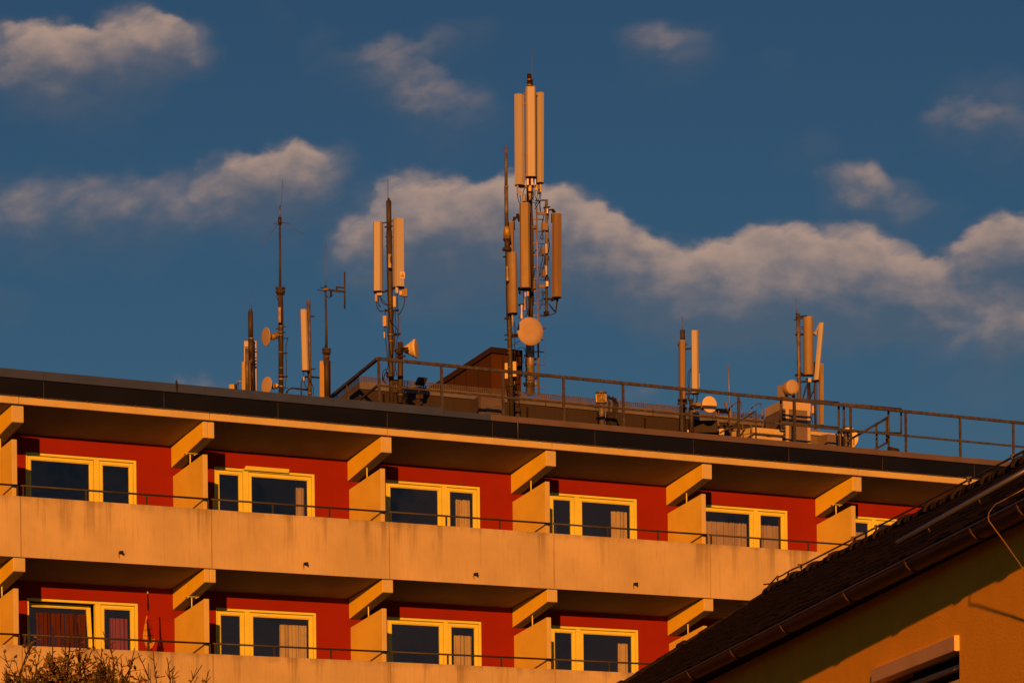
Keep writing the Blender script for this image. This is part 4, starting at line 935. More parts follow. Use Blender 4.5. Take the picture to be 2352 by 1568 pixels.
# --- vent pipe with a coil of cable
d = cJ(.5); q = d.p(1340, 1000)
t = thing('vent_pipe', 'stub mast with a ribbed collar and flat cap, cables hanging at its right', 'pipe', (q.x, .5, RZ))
pole(d, t, [(1335, 580), (1345, 1000)], 60, 'pole_grey', 'pipe', 20); stub(d, t, 1345, 995, 60, 'pole_grey')
pole(d, t, [(1328, 400), (1332, 560)], 70, 'mount', 'collar', 20)
for k in range(10):
    a = k * math.pi / 5; c0_ = d.p(1330, 480); R = d.r(98); dirv = Vector((math.cos(a), math.sin(a), 0)); mb = MB()
    mb.obox(c0_ + dirv * R * .85, dirv * R * .2, dirv.cross(Vector((0, 0, 1))) * .006, Vector((0, 0, d.r(85)))); mb.build('rib', 'mount', t)
c0_ = d.p(1330, 392); MB().lathe(c0_, (0, 0, 1), [(d.r(112), 0), (d.r(116), .01), (d.r(116), .03), (d.r(80), .045), (.01, .05)], 28).build('cap', 'pole_grey', t)
c0_ = d.p(1335, 572); MB().lathe(c0_, (0, 0, 1), [(d.r(108), -.015), (d.r(108), .015)], 28).build('collar_ring', 'mount', t)
ringclamp(d, t, 1338, (800,), 63, 16); clampbars(d, t, [(1215, 640, 1290, 650, 22), (1235, 880, 1290, 890, 18), (1430, 800, 1530, 800, 14), (1540, 470, 1625, 520, 22)]); pole(d, t, [(1415, 660), (1418, 1010)], 7, 'mount', 'conduit'); MB().tube([d.p(1418, 1005), low(d, 1418, 1005)], d.r(7), 8).build('conduit', 'mount', t)
cl_ = []
for k in range(9):
    xo = 1470 + k * 19; cl_.append([(1440, 440 + k * 6), (1475 + k * 12, 450 + k * 8), (xo + 40, 560 + k * 5), (xo + 20, 760), (xo - 5, 1000), (xo - 5, 1040)])
cables(d, t, cl_[3:], 9); cables(d, t, [[(1445, 480), (1480, 560), (1470, 700), (1460, 1000)], [(1450, 500), (1500, 600), (1490, 800), (1480, 1010)], [(1440, 430), (1490, 440), (1520, 500), (1560, 480)], [(1440, 460), (1500, 500), (1560, 520), (1600, 620)]], 10); pole(d, t, [(1625, 620), (1626, 1020)], 5, 'pole_grey', 'conduit'); MB().tube([d.p(1626, 1015), low(d, 1626, 1015)], d.r(5), 8).build('conduit', 'pole_grey', t)

# --- mast 8: two panels right of the vent pipe
d = cD(-.3); t = mast('mast with a brown and a taller pale panel and small round dish', d, 362, 1270)
pole(d, t, [(357, 420), (358, 520)], 21); pole(d, t, [(357, 520), (362, 1290)], 19, dv=.1); stub(d, t, 362, 1280, 19); pole(d, t, [(357, 425), (356, 305)], 2.4, 'whip', 'whip_antenna', 6)
panel(d, t, 356, 512, 1000, 57, .12, 6, 'radome_dark', lean=-1, dv=-.05); panel(d, t, 463, 428, 948, 63, .12, -14, 'radome', dv=-.05, lean=-4)
boxpx(d, t, 457, 412, 478, 428, .1, 'bolt', 'connector_box'); boxpx(d, t, 494, 785, 502, 905, .06, 'radome', 'panel_rail', dv=-.02)
clampbars(d, t, [(380, 580, 432, 573, 8), (385, 958, 440, 950, 9), (318, 545, 395, 540, 5), (325, 535, 325, 555, 6), (320, 1040, 395, 1035, 10), (330, 1120, 395, 1120, 8)], m='pole'); clampbars(d, t, [(325, 1010, 390, 1010, 14), (340, 1080, 385, 1075, 12)])
cables(d, t, [[(432, 740), (410, 770), (402, 830), (405, 920), (402, 1000)], [(430, 745), (418, 800), (412, 880), (415, 960), (408, 1010)], [(450, 960), (445, 1010), (430, 1030)], [(468, 955), (478, 1000), (465, 1040)], [(485, 960), (480, 1010), (470, 1035)], [(405, 970), (410, 1010), (418, 1040)], [(350, 1020), (345, 1100), (350, 1180), (342, 1260)], [(375, 1020), (380, 1100), (378, 1180), (382, 1270)]], 3)
pole(d, t, [(430, 998), (434, 1290)], 18, 'pole', 'side_pole', dv=-.05); stub(d.at(-.05), t, 434, 1280, 18)
dish(d.at(-.2), t, 586, 1043, 70, 28, .0, 'cone', 'dish_pale', .22, (440, 1060)); clampbars(d, t, [(440, 1050, 500, 1040, 16), (440, 1100, 530, 1085, 6)], m='mount', dv=-.1)
boxpx(d, t, 395, 1255, 410, 1280, .05, 'clampring', 'connector_box')

# --- thin rod, leaning rack, low clutter
d = cD(-.5); q = d.p(755, 1310)
MBr = MB(); MBr.tube(d.line([(740, 702), (748, 900), (758, 1320)]), [d.r(4), d.r(5), d.r(6)], 8); MBr.tube([d.p(758, 1315), low(d, 758, 1315)], d.r(6), 8)
single(MBr, 'lightning_rod', 'rung', 'thin upright lightning rod between small dish and ladder hoops', 'lightning rod', (q.x, -.5, RZ))
d = cI(.4); q = d.p(690, 720); t = thing('leaning_frame', 'leaning grey steel frame behind the small round dish', 'metal frame', (q.x, .4, RZ))
clampbars(d, t, [(790, 260, 870, 540, 18), (620, 440, 690, 720, 14)], m='rung', name='leg'); clampbars(d, t, [(640, 400, 870, 410, 18), (640, 440, 880, 450, 20)], m='clad', name='crossbar'); clampbars(d, t, [(640, 520, 890, 530, 12), (660, 590, 890, 600, 10)], m='mount', name='crossbar')
boxpx(d, t, 655, 420, 690, 480, .05, 'cab', 'bracket_plate')
MB().tube([d.p(690, 715), low(d, 690, 715)], d.r(12), 8).build('leg', 'rung', t)
d = cI(.3); q = d.p(430, 800); t = thing('equipment_box', 'dark low equipment box under the small round dish', 'equipment box', (q.x, .3, RZ))
boxpx(d, t, 235, 590, 650, 840, .3, 'plant', 'body'); boxpx(d, t, 540, 745, 760, 800, .2, 'bolt', 'cable_tray'); boxpx(d, t, 905, 730, 1240, 900, .3, 'bolt', 'side_box', dv=.3); boxpx(d, t, 690, 735, 780, 850, .06, 'cabtrim', 'label_plate', dv=-.3)

# --- tall cabinet, low cabinet, ducts
d = cD(-.25); q = d.p(1225, 1360)
sd2 = bl
def ucab(x, y): return d.p(x, y)
t = thing('tall_cabinet', 'tall beige sheet cabinet with pale edge trims behind the railing', 'cabinet', (q.x, -.25, RZ))
a, b = ucab(1205, 1200).x, ucab(1428, 1200).x; zt = ucab(1205, 1003).z; zt2 = ucab(1428, 1020).z
A, Bq = Vector((a, -.25, 0)), Vector((b, -.25, 0)); sdl = sd2 * 1.25; C3, D3 = Bq + sdl, A + sdl
MB().hull([(w.x, w.y, RZ) for w in (A, Bq, C3, D3)], [(w.x, w.y, zt - .2) for w in (A, Bq, C3, D3)]).build('body', 'cab', t)
off = .012
MB().hull([(w.x + (-off if i in (0, 3) else off), w.y - (off if i < 2 else 0), zt - .198) for i, w in enumerate((A, Bq, C3, D3))], [(w.x + (-off if i in (0, 3) else off), w.y - (off if i < 2 else 0), zt) for i, w in enumerate((A, Bq, C3, D3))]).build('top_band', 'cabtrim', t, label='pale top band')
for (x0, x1) in ((1222, 1247), (1405, 1427)):
    u0, u1 = ucab(x0, 1200).x, ucab(x1, 1200).x; MB().box((u0, -.268, RZ), (u1, -.2505, zt - .2)).build('edge_trim', 'cabtrim', t)
vm = MB()
for y in (1100, 1128, 1156, 1184, 1212, 1240, 1268, 1296, 1324): q_ = ucab(1212, y); vm.box((q_.x - .055, -.258, q_.z - .03), (q_.x + .03, -.2505, q_.z + .018))
vm.build('vent', 'bolt', t)
# round drum dish and its box on top of the cabinet
d2 = cD(-.05); q = d2.p(1200, 1000)
t = thing('drum_antenna', 'round drum dish in front of a beige box above the tall cabinet', 'dish antenna', (q.x, -.05, zt))
dish(d2.at(-.25), t, 1284, 897, 64, 24, .02, 'drum', 'dish', .17, (1290, 960), 'pole'); boxpx(d2, t, 1170, 885, 1232, 1000, .25, 'cab', 'housing', -25, dv=.1); MB().tube([d2.p(1290, 900), d2.p(1290, 1020)], d2.r(14), 10).build('stem', 'pole', t)
# low pale cabinet with label
d = cD(-.6); q = d.p(1075, 1340); t = thing('low_cabinet', 'low pale cabinet with a small label plate by the roof edge', 'cabinet', (q.x, -.6, RZ))
a, b = d.p(955, 1290).x, d.p(1196, 1290).x; zt_ = d.p(955, 1235).z
MB().box((a, -.6, RZ), (b, .2, zt_ - .12)).build('body', 'white', t, bevel=.01); MB().box((a - .015, -.62, zt_ - .118), (b + .015, .22, zt_)).build('lid', 'white', t, bevel=.01)
q0, q1 = d.p(1054, 1276), d.p(1110, 1308); MB().box((q0.x, -.606, q1.z), (q1.x, -.6005, q0.z)).build('label_plate', 'sign', t)
lm = MB()
for k in range(5): z = q0.z - .018 - k * .02; lm.box((q0.x + .015, -.6075, z - .003), (q1.x - .015 - (.05 if k % 2 else 0), -.6062, z + .003))
lm.build('label_lines', 'cab', t)
# ducts right of the tall cabinet
d = cD(.1); q = d.p(1540, 1380); t = thing('air_duct', 'boxy beige air duct right of the tall cabinet', 'duct', (q.x, .1, RZ))
f_, r_ = face(0)
a, b = d.p(1432, 1300).x, d.p(1640, 1300).x
MB().box((a, .1, RZ), (b, 1.2, d.p(1500, 1282).z)).build('upper_box', 'cab', t, bevel=.01); MB().box((a - .02, .05, d.p(1500, 1306).z), (b + .12, .099, d.p(1500, 1278).z)).build('rim', 'cabtrim', t)
MB().box((a + .05, .6, d.p(1500, 1270).z), (b, 1.5, d.p(1500, 1218).z)).build('rear_box', 'cab', t, bevel=.01)
a, b = d.p(1470, 1300).x, d.p(1662, 1300).x; MB().hull([(a, -.3, RZ), (b, -.3, RZ), (b, .04, RZ), (a, .04, RZ)], [(a + .05, -.3, d.p(1500, 1312).z), (b, -.3, d.p(1500, 1320).z), (b, .04, d.p(1500, 1312).z), (a + .05, .04, d.p(1500, 1308).z)]).build('front_box', 'cab', t, bevel=.012)

# --- mast 9: right mast with slanted panel
d = cD(.7); t = mast('rightmost mast with three panels, one leaning outward', d, 1340, 1200)
pole(d, t, [(1329, 283), (1334, 700), (1340, 1240)], [18, 17, 17], 'pole_grey'); stub(d, t, 1340, 1235, 17, 'pole_grey'); pole(d, t, [(1318, 300), (1310, 150)], [3, 2], 'whip', 'whip_antenna', 6); pole(d, t, [(1320, 280), (1320, 320)], 12, 'bolt', 'whip_base')
panel(d, t, 1420, 315, 795, 84, .15, 10, 'radome_old', dv=-.15, lean=-3, shape='round')
f, r = face(40)
panel(d, t, 1484, 362, 838, 28, .10, 60, 'radome', dv=-.1, lean=42)
panel(d, t, 1522, 708, 1215, 34, .08, 30, 'radome_old', dv=.25, shape='flat')
clampbars(d, t, [(1295, 335, 1380, 318, 5), (1315, 310, 1400, 302, 7), (1310, 458, 1380, 455, 9), (1355, 395, 1372, 395, 3), (1355, 410, 1372, 408, 3), (1305, 800, 1390, 800, 9), (1330, 855, 1500, 848, 8), (1340, 775, 1380, 800, 8), (1400, 830, 1460, 850, 7)]); clampbars(d, t, [(1470, 450, 1502, 378, 6), (1460, 442, 1478, 455, 12)], m='radome')
ringclamp(d, t, 1331, (435, 455, 470, 785, 800, 820, 905), 20, 7); pole(d, t, [(1418, 855), (1420, 1240)], 14, 'bolt', 'side_pole', dv=-.1); pole(d, t, [(1470, 685), (1474, 1230)], 11, 'pole', 'side_pole')
stub(d.at(-.1), t, 1420, 1235, 14, 'bolt'); stub(d, t, 1474, 1225, 11)
boxpx(d, t, 1410, 820, 1440, 860, .06, 'radome', 'connector_box', dv=-.15)
cables(d, t, [[(1412, 860, -.15), (1395, 920, -.1), (1380, 960, -.1), (1375, 1000, -.1)], [(1400, 870, -.1), (1385, 920, -.1), (1365, 990, -.1)], [(1475, 870), (1470, 920), (1445, 960), (1430, 1000)], [(1462, 880), (1455, 930), (1430, 980)], [(1425, 870, -.15), (1432, 950, -.12), (1425, 1050, -.12), (1435, 1150, -.12), (1450, 1200, -.1)], [(1445, 1050), (1460, 1120), (1475, 1170), (1480, 1200)], [(1440, 1000), (1450, 1080), (1440, 1160)]], 3.4)
boxpx(d, t, 1442, 1055, 1462, 1120, .06, 'jbox', 'surge_arrestor', dv=-.05)

# --- satellite dish behind the railing, right
d = cE(.0); q = d.p(430, 790); t = thing('satellite_dish', 'large white satellite dish behind the right railing gate', 'satellite dish', (q.x, 0, RZ))
f, r = face(8); c = d.p(424, 702); R = d.r(104); ax = (f + Vector((0, 0, .12))).normalized()
mb = MB(); mb.lathe(c - ax * .08, ax, [(R * .2, 0), (R * .6, .03), (R * .97, .10), (R, .115), (R * .985, .12), (R * .6, .06), (R * .2, .025), (.002, .02)], 44); mb.build('reflector', 'dish_pale', t)
pole(d, t, [(425, 668), (430, 800)], 17, 'pole_grey', 'feed_post', dv=-.12); boxpx(d, t, 415, 640, 460, 668, .05, 'black', 'feed_arm', dv=-.14); clampbars(d, t, [(380, 735, 440, 728, 9), (440, 720, 470, 760, 6)], m='bolt', name='feed_arm', dv=-.14); stub(d.at(.1), t, 430, 780, 20, 'pole_grey'); boxpx(d, t, 482, 710, 496, 800, .03, 'pole_grey', 'side_rod', dv=-.1)

# ------------------------------------------------------------------ neighbouring house, lower right (world frame)
def at_z(x, y, z):
    d = ray(x, y); t = (z - HC) / d.z; return Vector((d.x * t, d.y * t, z))
ZG, ZR = 4.6, 7.2
g1, g2 = at_z(2180.5, 1234, ZG), at_z(1781.3, 1436.5, ZG)
gd = (g2 - g1).normalized(); gn = Vector((gd.y, -gd.x, 0))    # along the eave (away), and into the house
if gn.x < 0: gn = -gn
GC = at_z(1100, 1757, ZG); GC = g1 + gd * ((GC - g1).dot(gd))
GN = g1 - gd * 26.0
r1, r2 = at_z(2352, 1070, ZR), at_z(1757, 1366, ZR)
rd = (r2 - r1).normalized()
RN = r1 - rd * 42.0
hs = thing('neighbour_house', 'nearer house with dark tiled roof, copper gutter and ochre wall', 'house', (g1.x + gn.x * .2, g1.y, 0), frame='W')
# tiled slope: a ruled sheet of overlapping tile rows
S_, ROWS = 1500, 15
mb = MB(); E0, E1 = GN + gn * .02, GC + gn * .02
hN = (RN - E0); up = gd.cross(hN).normalized(); up = up if up.z > 0 else -up
L_ = (E1 - E0).length
cols = []
rj = [random.uniform(-.006, .006) for _ in range(400)]
for j in range(ROWS + 1):
    for lip in (0, 1):
        if j == ROWS and lip: continue
        ring_ = []
        tj = j / ROWS
        for i in range(S_ + 1):
            s = i / S_
            a = E0.lerp(E1, s); b = RN.lerp(r2, s)
            ph = s * L_ / .27 * math.pi * 2
            prof = .006 * (abs(math.sin(ph / 2)) ** .7) + rj[int(s * L_ / .27) * 7 % 400] * (1 + (j * 13 % 5) * .2)
            q = a.lerp(b, tj) + up * (prof + (.011 if lip else 0.0) + .02)
            ring_.append(q)
        cols.append(ring_)
b0 = 0
for ring_ in cols: mb.v += [tuple(q) for q in ring_]
n_ = S_ + 1
# order: row lower edge (lip=1 at its own start, lip=0 at the next start)
order = []
for j in range(ROWS): order.append((2 * j + 1, 2 * j + 2))    # raised start -> flat end of the tile row
for (p_, q_) in order:
    for i in range(S_): mb.f.append([p_ * n_ + i, p_ * n_ + i + 1, q_ * n_ + i + 1, q_ * n_ + i]); mb.s.append(True)
for j in range(ROWS):
    for i in range(S_): mb.f.append([2 * j * n_ + i, 2 * j * n_ + i + 1, (2 * j + 1) * n_ + i + 1, (2 * j + 1) * n_ + i]); mb.s.append(False)
# rear slope and hip end, below the ridge
BK0, BK1 = RN + gn * 6 - Vector((0, 0, ZR - ZG)), r2 + gn * 6 - Vector((0, 0, ZR - ZG)) + gd * 4
k0 = len(mb.v); mb.v += [tuple(q) for q in (RN, r2, BK1, BK0, E1)]
mb.f.append([k0, k0 + 1, k0 + 2, k0 + 3]); mb.f.append([k0 + 1, k0 + 4, k0 + 2]); mb.s += [False, False]
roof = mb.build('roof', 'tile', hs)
# ridge and hip tiles
def ridge_run(a, b, n):
    L2 = (b - a).length; k = int(L2 / .42); d_ = (b - a).normalized(); s_ = d_.cross(Vector((0, 0, 1))).normalized(); u_ = s_.cross(d_).normalized(); mb = MB()
    for i in range(k):
        p_ = a + d_ * (i * .42); q_ = a + d_ * (i * .42 + .45)
        h0 = random.uniform(-.008, .008); big = 1.0 + (.22 if i % 3 == 0 else 0)
        def ring(c, R): return [c + s_ * (R * 1.15 * math.cos(t)) + u_ * (R * math.sin(t) - .05 + h0) for t in [math.pi * m_ / 8 for m_ in range(9)]]
        mb.hull(ring(p_, .109), ring(p_ + d_ * .35, .114), smooth=True); mb.hull(ring(p_ + d_ * .35, .115 * big), ring(q_, .118 * big), smooth=True)
    return mb.build('ridge_tiles', 'ridge', roof)
ridge_run(RN + Vector((0, 0, .02)), r2 + Vector((0, 0, .02)), 0); ridge_run(r2 + Vector((0, 0, -.01)), E1 + Vector((0, 0, .05)), 0)
# gutter: half round trough along the eave
mb = MB(); R = .078; gc = lambda q: q + gn * R
def gring(c, R_, a0=0, a1=math.pi, k=12, rev=False):
    L2 = [c + gn * (-math.cos(a0 + (a1 - a0) * i / k) * R_) + Vector((0, 0, -math.sin(a0 + (a1 - a0) * i / k) * R_)) for i in range(k + 1)]
    return L2
A_, B_ = gc(GN), gc(GC)
mb.hull(gring(A_, R) + gring(A_, R - .004)[::-1], gring(B_, R) + gring(B_, R - .004)[::-1], smooth=True)
gut = mb.build('gutter', 'gutter', hs)
MB().tube([GN + Vector((0, 0, .0)), GC + Vector((0, 0, .0))], .011, 8).build('gutter_lip', 'gutter_lip', gut)
for px in (1470, 1570, 1669, 1784, 1930, 2072, 2222, 2330):
    dd = ray(px, 1505 - (px - 1653.7) * .51); 
    t_ = (dd.x * 0 + 1); # walk along the eave to the point whose picture x is px
    lo, hi = -9.0, (GC - g1).dot(gd)
    for _ in range(40):
        mid = (lo + hi) / 2; q = g1 + gd * mid; xx = CX + F * q.x / q.y * cr
        if xx > px: lo = mid
        else: hi = mid
    q = g1 + gd * lo; c = gc(q)
    mb = MB(); Rr = [gring(c + gd * e, R + .010) for e in (-.035, .0)]
    mb.hull(Rr[0] + gring(c + gd * -.035, R + .001)[::-1], Rr[1] + gring(c, R + .001)[::-1], smooth=True); mb.build('gutter_bracket', 'gutter', gut)
# wall with a window opening
WO = .235; w0 = g1 + gn * WO; w0.z = 0
wd = Matrix.Rotation(rad(-.65), 3, 'Z') @ gd; wn_ = Matrix.Rotation(rad(-.65), 3, 'Z') @ gn   # the wall is not quite parallel to the eave
def on_wall(x, y, off=0.0):
    d = ray(x, y); c = Vector((0, 0, HC)); t = ((w0 - c).dot(wn_) - off) / d.dot(wn_); q = c + d * t
    return (q - w0).dot(wd), q.z
def wp_(s, z, off=0.0): return w0 + wd * s - wn_ * off + Vector((0, 0, z))
sA, zA = on_wall(2203, 1457.5); sB, zB = on_wall(2011, 1545)
_, zAb = on_wall(2203, 1494)
s_near, s_far = -26.5, (GC - g1).dot(gd) - .4
ztop = ZG - .032; zwin = zA; zsill = zA - 1.5
def slab(mb, s0, s1, z0, z1, o0, o1): mb.hull([wp_(s0, z0, o0), wp_(s1, z0, o0), wp_(s1, z0, o1), wp_(s0, z0, o1)], [wp_(s0, z1, o0), wp_(s1, z1, o0), wp_(s1, z1, o1), wp_(s0, z1, o1)]); return mb
mb = MB(); slab(mb, s_near, sA, 0, ztop, -.3, 0); slab(mb, sB, s_far, 0, ztop, -.3, 0); slab(mb, sA, sB, zwin, ztop, -.3, 0); slab(mb, sA, sB, 0, zsill, -.3, 0)
slab(mb, s_near, s_near + .3, 0, ztop, -7.5, -.301); slab(mb, s_far - .3, s_far, 0, ztop, -7.5, -.301); slab(mb, s_near, s_far, 0, ztop, -7.8, -7.501)
wl = mb.build('wall', 'stucco', hs)
mb = MB(); mb.hull([GN + gn * .03 - Vector((0, 0, .03)), GC + gn * .03 - Vector((0, 0, .03)), GC + gn * 1.2 - Vector((0, 0, .03)), GN + gn * 1.2 - Vector((0, 0, .03))], [GN + gn * .03 - Vector((0, 0, .012)), GC + gn * .03 - Vector((0, 0, .012)), GC + gn * 1.2 - Vector((0, 0, .012)), GN + gn * 1.2 - Vector((0, 0, .012))]); mb.build('eave_soffit', 'trim', hs)
hw = zA - zAb
mb = MB(); slab(mb, sA + .02, sB - .02, zsill + .02, zwin - hw - .02, -.16, -.11); wn = mb.build('window', 'trim', hs)
mb = MB(); slab(mb, sA, sB, zwin - hw, zwin, -.10, .035); mb.build('shutter_box', 'shutter', wn, bevel=.006)
mb = MB(); slab(mb, sA + .02, sB - .02, zwin - hw - .10, zwin - hw - .07, -.105, -.06); mb.build('shutter_rail', 'shutter', wn)
mb = MB(); slab(mb, sA + .08, sB - .08, zsill + .08, zwin - hw - .16, -.109, -.100); mb.build('pane', 'glass', wn)
# roof pipe (snow guard) and its brackets
p1, p2 = (2352, 1083), (2038, 1262)
def on_roof(x, y, lift=.1):                                  # the point of the tiled slope that shows at this picture point
    def q_(s_, t_):
        q = E0.lerp(E1, s_).lerp(RN.lerp(r2, s_), t_) + up * lift
        X, Zz = q.x * F / q.y, -(q.z - HC) * F / q.y + PV
        return q, CX + X * cr - Zz * sr, CY + X * sr + Zz * cr
    s_, t_ = .3, .4
    for _ in range(60):
        q, px, py = q_(s_, t_); e = 1e-4
        _, ax, ay = q_(s_ + e, t_); _, bx, by = q_(s_, t_ + e)
        a11, a21, a12, a22 = (ax - px) / e, (ay - py) / e, (bx - px) / e, (by - py) / e
        det = a11 * a22 - a12 * a21; rx, ry = x - px, y - py
        s_ += max(-.1, min(.1, (rx * a22 - ry * a12) / det)); t_ += max(-.1, min(.1, (a11 * ry - a21 * rx) / det))
    return q_(s_, t_)[0]
a_, b_ = on_roof(2352, 1082, .10), on_roof(2060, 1246, .10)
a_ = a_ + (a_ - b_) * .6
mb = MB(); mb.tube([a_, b_], .024, 10); sg = mb.build('snow_guard', 'snow', hs)
for s in (.1, .35, .6, .85): q = a_.lerp(b_, s); MB().tube([q, q - up * .08], .008, 6).build('guard_bracket', 'gutter_lip', sg)
# lightning conductor over the ridge
hold = [(1780, 1330, 16), (1832, 1306, 15), (1955, 1247, 15), (2007, 1222, 15), (2222, 1113, 15), (2322, 1063, 15)]
def on_ridge(px, lift):
    lo, hi = 0.0, 1.0
    for _ in range(40):
        mid = (lo + hi) / 2; q = RN.lerp(r2, mid); xx = CX + F * q.x / q.y * cr
        if xx > px: lo = mid
        else: hi = mid
    return RN.lerp(r2, lo) + Vector((0, 0, lift))
pts = [on_ridge(2440, .17)] + [on_ridge(h[0], .16) for h in hold[::-1]][:-1]
e1 = on_ridge(1832, .16)
pts += [on_ridge(1818, .17), on_ridge(1806, .17)]
cw = MB().tube(pts, .012, 6).build('lightning_conductor', 'wire', hs)
q = on_ridge(1776, .14)
MB().tube([pts[-1], on_ridge(1790, .16), q + Vector((0, 0, .03)), q + Vector((-.06, .3, -.02)), q + Vector((-.16, .3, -.03))], .011, 6).build('loose_wire_end', 'wire', cw)
MB().tube([pts[-1], on_ridge(1802, .10), on_ridge(1795, .0)], .011, 6).build('loose_wire_end', 'wire', cw)
for i, h in enumerate(hold):
    q = on_ridge(h[0], .0); mb = MB()
    mb.tube([q + Vector((0, 0, .02)), q + Vector((0, 0, .17))], .011, 6) if i % 2 == 0 or i == 3 else mb.tube([q + Vector((.05, 0, .02)), q + Vector((0, 0, .16))], .010, 6)
    mb.obox(q + Vector((0, 0, .165)), (.03 if i in (1, 2, 4) else .016, 0, 0), (0, .04, 0), (0, 0, .026)); mb.build('wire_holder', 'wire', cw)
# bright down-lead over the gutter, hanging free
dl = [on_roof(2420, 1086, .03), on_roof(2352, 1122, .03), on_roof(2318, 1141, .03), on_roof(2286, 1158, .04)]
lo, hi = -8.5, 20.0
for _ in range(40):
    mid = (lo + hi) / 2; q = g1 + gd * mid
    if CX + F * q.x / q.y * cr > 2271: lo = mid
    else: hi = mid
yb_ = (g1 + gd * lo).y
for (x, y, e) in ((2272, 1176, .0), (2270, 1186, -.05), (2271, 1195, -.10), (2285, 1214, -.16), (2310, 1248, -.3), (2349, 1304, -.5), (2430, 1425, -.9)): dl.append(ray(x, y) * (yb_ + e) + Vector((0, 0, HC)))
MB().tube(dl, .004, 6).build('down_lead', 'wire_lit', hs)

# ------------------------------------------------------------------ small tree, lower left (world frame)
TY = 42.0
def tp(x, y, dy=0.0): d = ray(x, y); return d * (TY + dy) + Vector((0, 0, HC))
def tcr(x, y, dy=0.0): return tp(x * .2083, 1396.5 + y * .2083, dy)
root = tp(185, 1990); root.z = 0
tr = thing('small_tree', 'sparse autumn tree whose leafy twigs rise before the lower left balcony', 'tree', tuple(root), frame='W')
fork = tp(185, 1850); rt = random.Random(11)
MB().tube([root, root.lerp(fork, .5) + Vector((.05, 0, 0)), fork], [.10, .085, .07], 10).build('trunk', 'bark', tr)
LEAF = MB(); LEAF2 = MB(); TW = MB()
def leaf(c, dirv, size):
    mb = LEAF if rt.random() < .78 else LEAF2
    d_ = dirv.normalized(); s_ = d_.orthogonal().normalized(); a = rt.uniform(0, 6.28); s_ = (s_ * math.cos(a) + d_.cross(s_) * math.sin(a)).normalized(); n_ = d_.cross(s_)
    L2, w = size, size * rt.uniform(.42, .62); bend = n_ * (size * rt.uniform(-.35, .35)); cup = n_ * size * .14
    mb.add([c, c + d_ * L2 * .35 + s_ * w * .5 + cup, c + d_ * L2 * .6 + bend * .4, c + d_ * L2 * .35 - s_ * w * .5 + cup, c + d_ * L2 * .75 + s_ * w * .36 + bend * .5 + cup, c + d_ * L2 + bend, c + d_ * L2 * .75 - s_ * w * .36 + bend * .5 + cup],
           [[0, 1, 2], [0, 2, 3], [1, 4, 2], [3, 2, 6], [2, 4, 5], [2, 5, 6]])
def twig(a, b, r0, r1, level, leaves, wob=.05):
    L2 = (b - a).length; n_ = max(4, int(L2 / .09)); pts = []
    off = Vector((rt.gauss(0, 1), rt.gauss(0, 1), rt.gauss(0, .6))) * L2 * wob; ph = rt.uniform(0, 6)
    for i in range(n_ + 1):
        t_ = i / n_; q = a.lerp(b, t_) + off * math.sin(math.pi * t_) + Vector((math.sin(7 * t_ + ph), math.cos(5 * t_ + ph), math.sin(9 * t_ + ph))) * .008 * L2
        pts.append(q)
    TW.tube(pts, [r0 + (r1 - r0) * i / n_ for i in range(n_ + 1)], 5)
    d_ = (b - a).normalized()
    if level > 0:
        for i in range(int(L2 / (.10 if level > 1 else .075))):
            t_ = rt.uniform(.25, .97); q = pts[int(t_ * n_)]
            sd = (d_ + Vector((rt.gauss(0, .75), rt.gauss(0, .7), rt.gauss(.1, .5)))).normalized()
            ln = rt.uniform(.10, .50 if level > 1 else .26) * (1.15 - t_ * .6)
            twig(q, q + sd * ln, r0 * .45 * (1 - t_ * .5) + .0025, .0030, level - 1, leaves)
    if leaves:
        for i in range(n_ + 1):
            if i / n_ > .3 and rt.random() < leaves: leaf(pts[i], (d_ * .4 + Vector((rt.gauss(0, .6), rt.gauss(0, .6), rt.gauss(-.1, .6)))), rt.uniform(.045, .10))
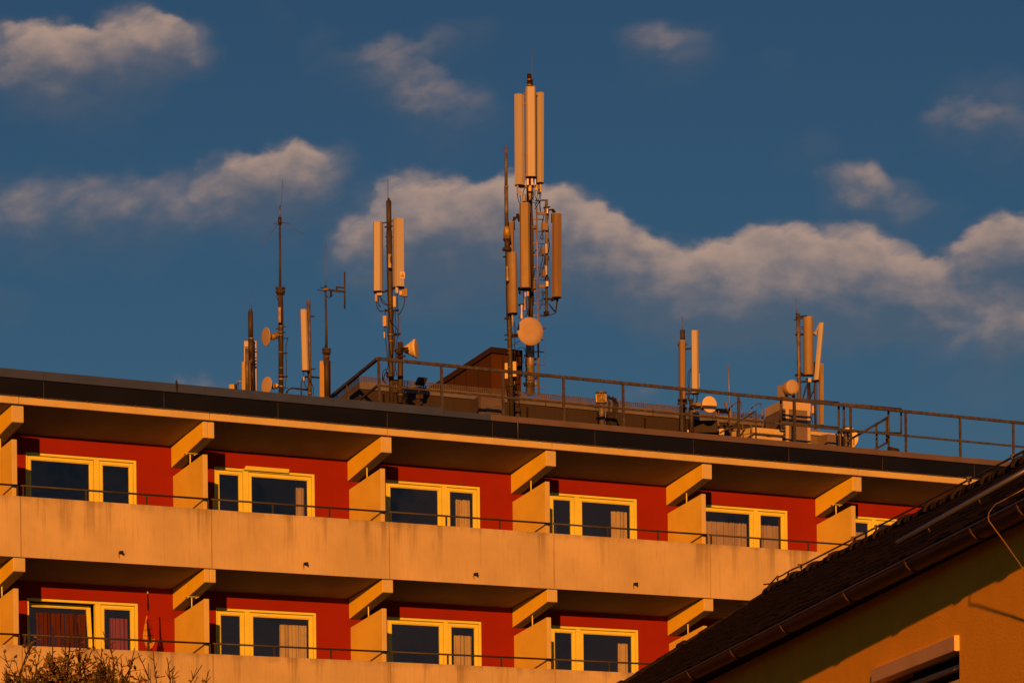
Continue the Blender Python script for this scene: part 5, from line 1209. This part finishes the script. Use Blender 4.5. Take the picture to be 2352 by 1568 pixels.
tips = [(325, 420, .25, 2), (460, 435, .1, 1), (600, 215, .06, 1), (820, 15, .08, 1), (700, 260, .1, 1), (905, 220, .08, 1), (1140, 250, .02, 1), (1125, 455, .1, 2), (985, 560, .25, 2), (540, 510, .2, 2), (395, 560, .4, 2), (280, 560, .4, 2), (250, 680, .35, 2), (1475, 430, .02, 1), (1520, 480, .08, 1), (1700, 485, .08, 1), (1625, 600, .12, 1), (1830, 530, .05, 1), (1900, 680, .06, 1), (1885, 800, .15, 1), (1250, 600, .3, 2), (1340, 545, .15, 1), (1450, 640, .2, 2), (700, 560, .25, 2), (830, 480, .25, 2), (620, 640, .25, 2), (1100, 640, .3, 2), (60, 640, .15, 1), (30, 700, .25, 1), (130, 770, .3, 2), (2240, 622, .15, 1), (2285, 690, .2, 1), (2180, 740, .1, 1), (450, 720, .3, 2), (1380, 760, .4, 2), (950, 720, .35, 2), (1200, 760, .35, 2), (760, 700, .3, 2), (1560, 760, .2, 1), (330, 800, .4, 2), (560, 800, .3, 2)]
hubs = [tcr(300, 1500, .2), tcr(640, 1250, -.2), tcr(830, 1200, .1), tcr(1050, 1300, -.1), tcr(1250, 1350, .2), tcr(150, 1600, 0), tcr(1750, 1700, .1)]
for h_ in hubs:
    mid = fork.lerp(h_, .5) + Vector((0, 0, .08)); TW.tube([fork, mid, h_], [.045, .036, .026], 8)
for (x, y, lf, lv) in tips:
    e = tcr(x, y, rt.uniform(-.5, .5)); h_ = min(hubs, key=lambda q: abs(q.x - e.x) + .2 * rt.random())
    twig(h_, e, .015, .0046, lv, lf * .85, .07)
for i in range(15):                                           # the fuller, leafier lower crown
    x = rt.uniform(40, 1650); y = rt.uniform(540 + .00012 * (x - 780) ** 2, 820)
    e = tcr(x, y, rt.uniform(-.7, .7)); h_ = min(hubs, key=lambda q: abs(q.x - e.x) + .3 * rt.random())
    twig(h_, e, .011, .004, 2, .42, .09)
TW.build('branches', 'bark', tr); LEAF.build('foliage', 'leaf', tr, label='olive brown leaves'); LEAF2.build('foliage', 'leaf2', tr, label='rusty orange leaves')
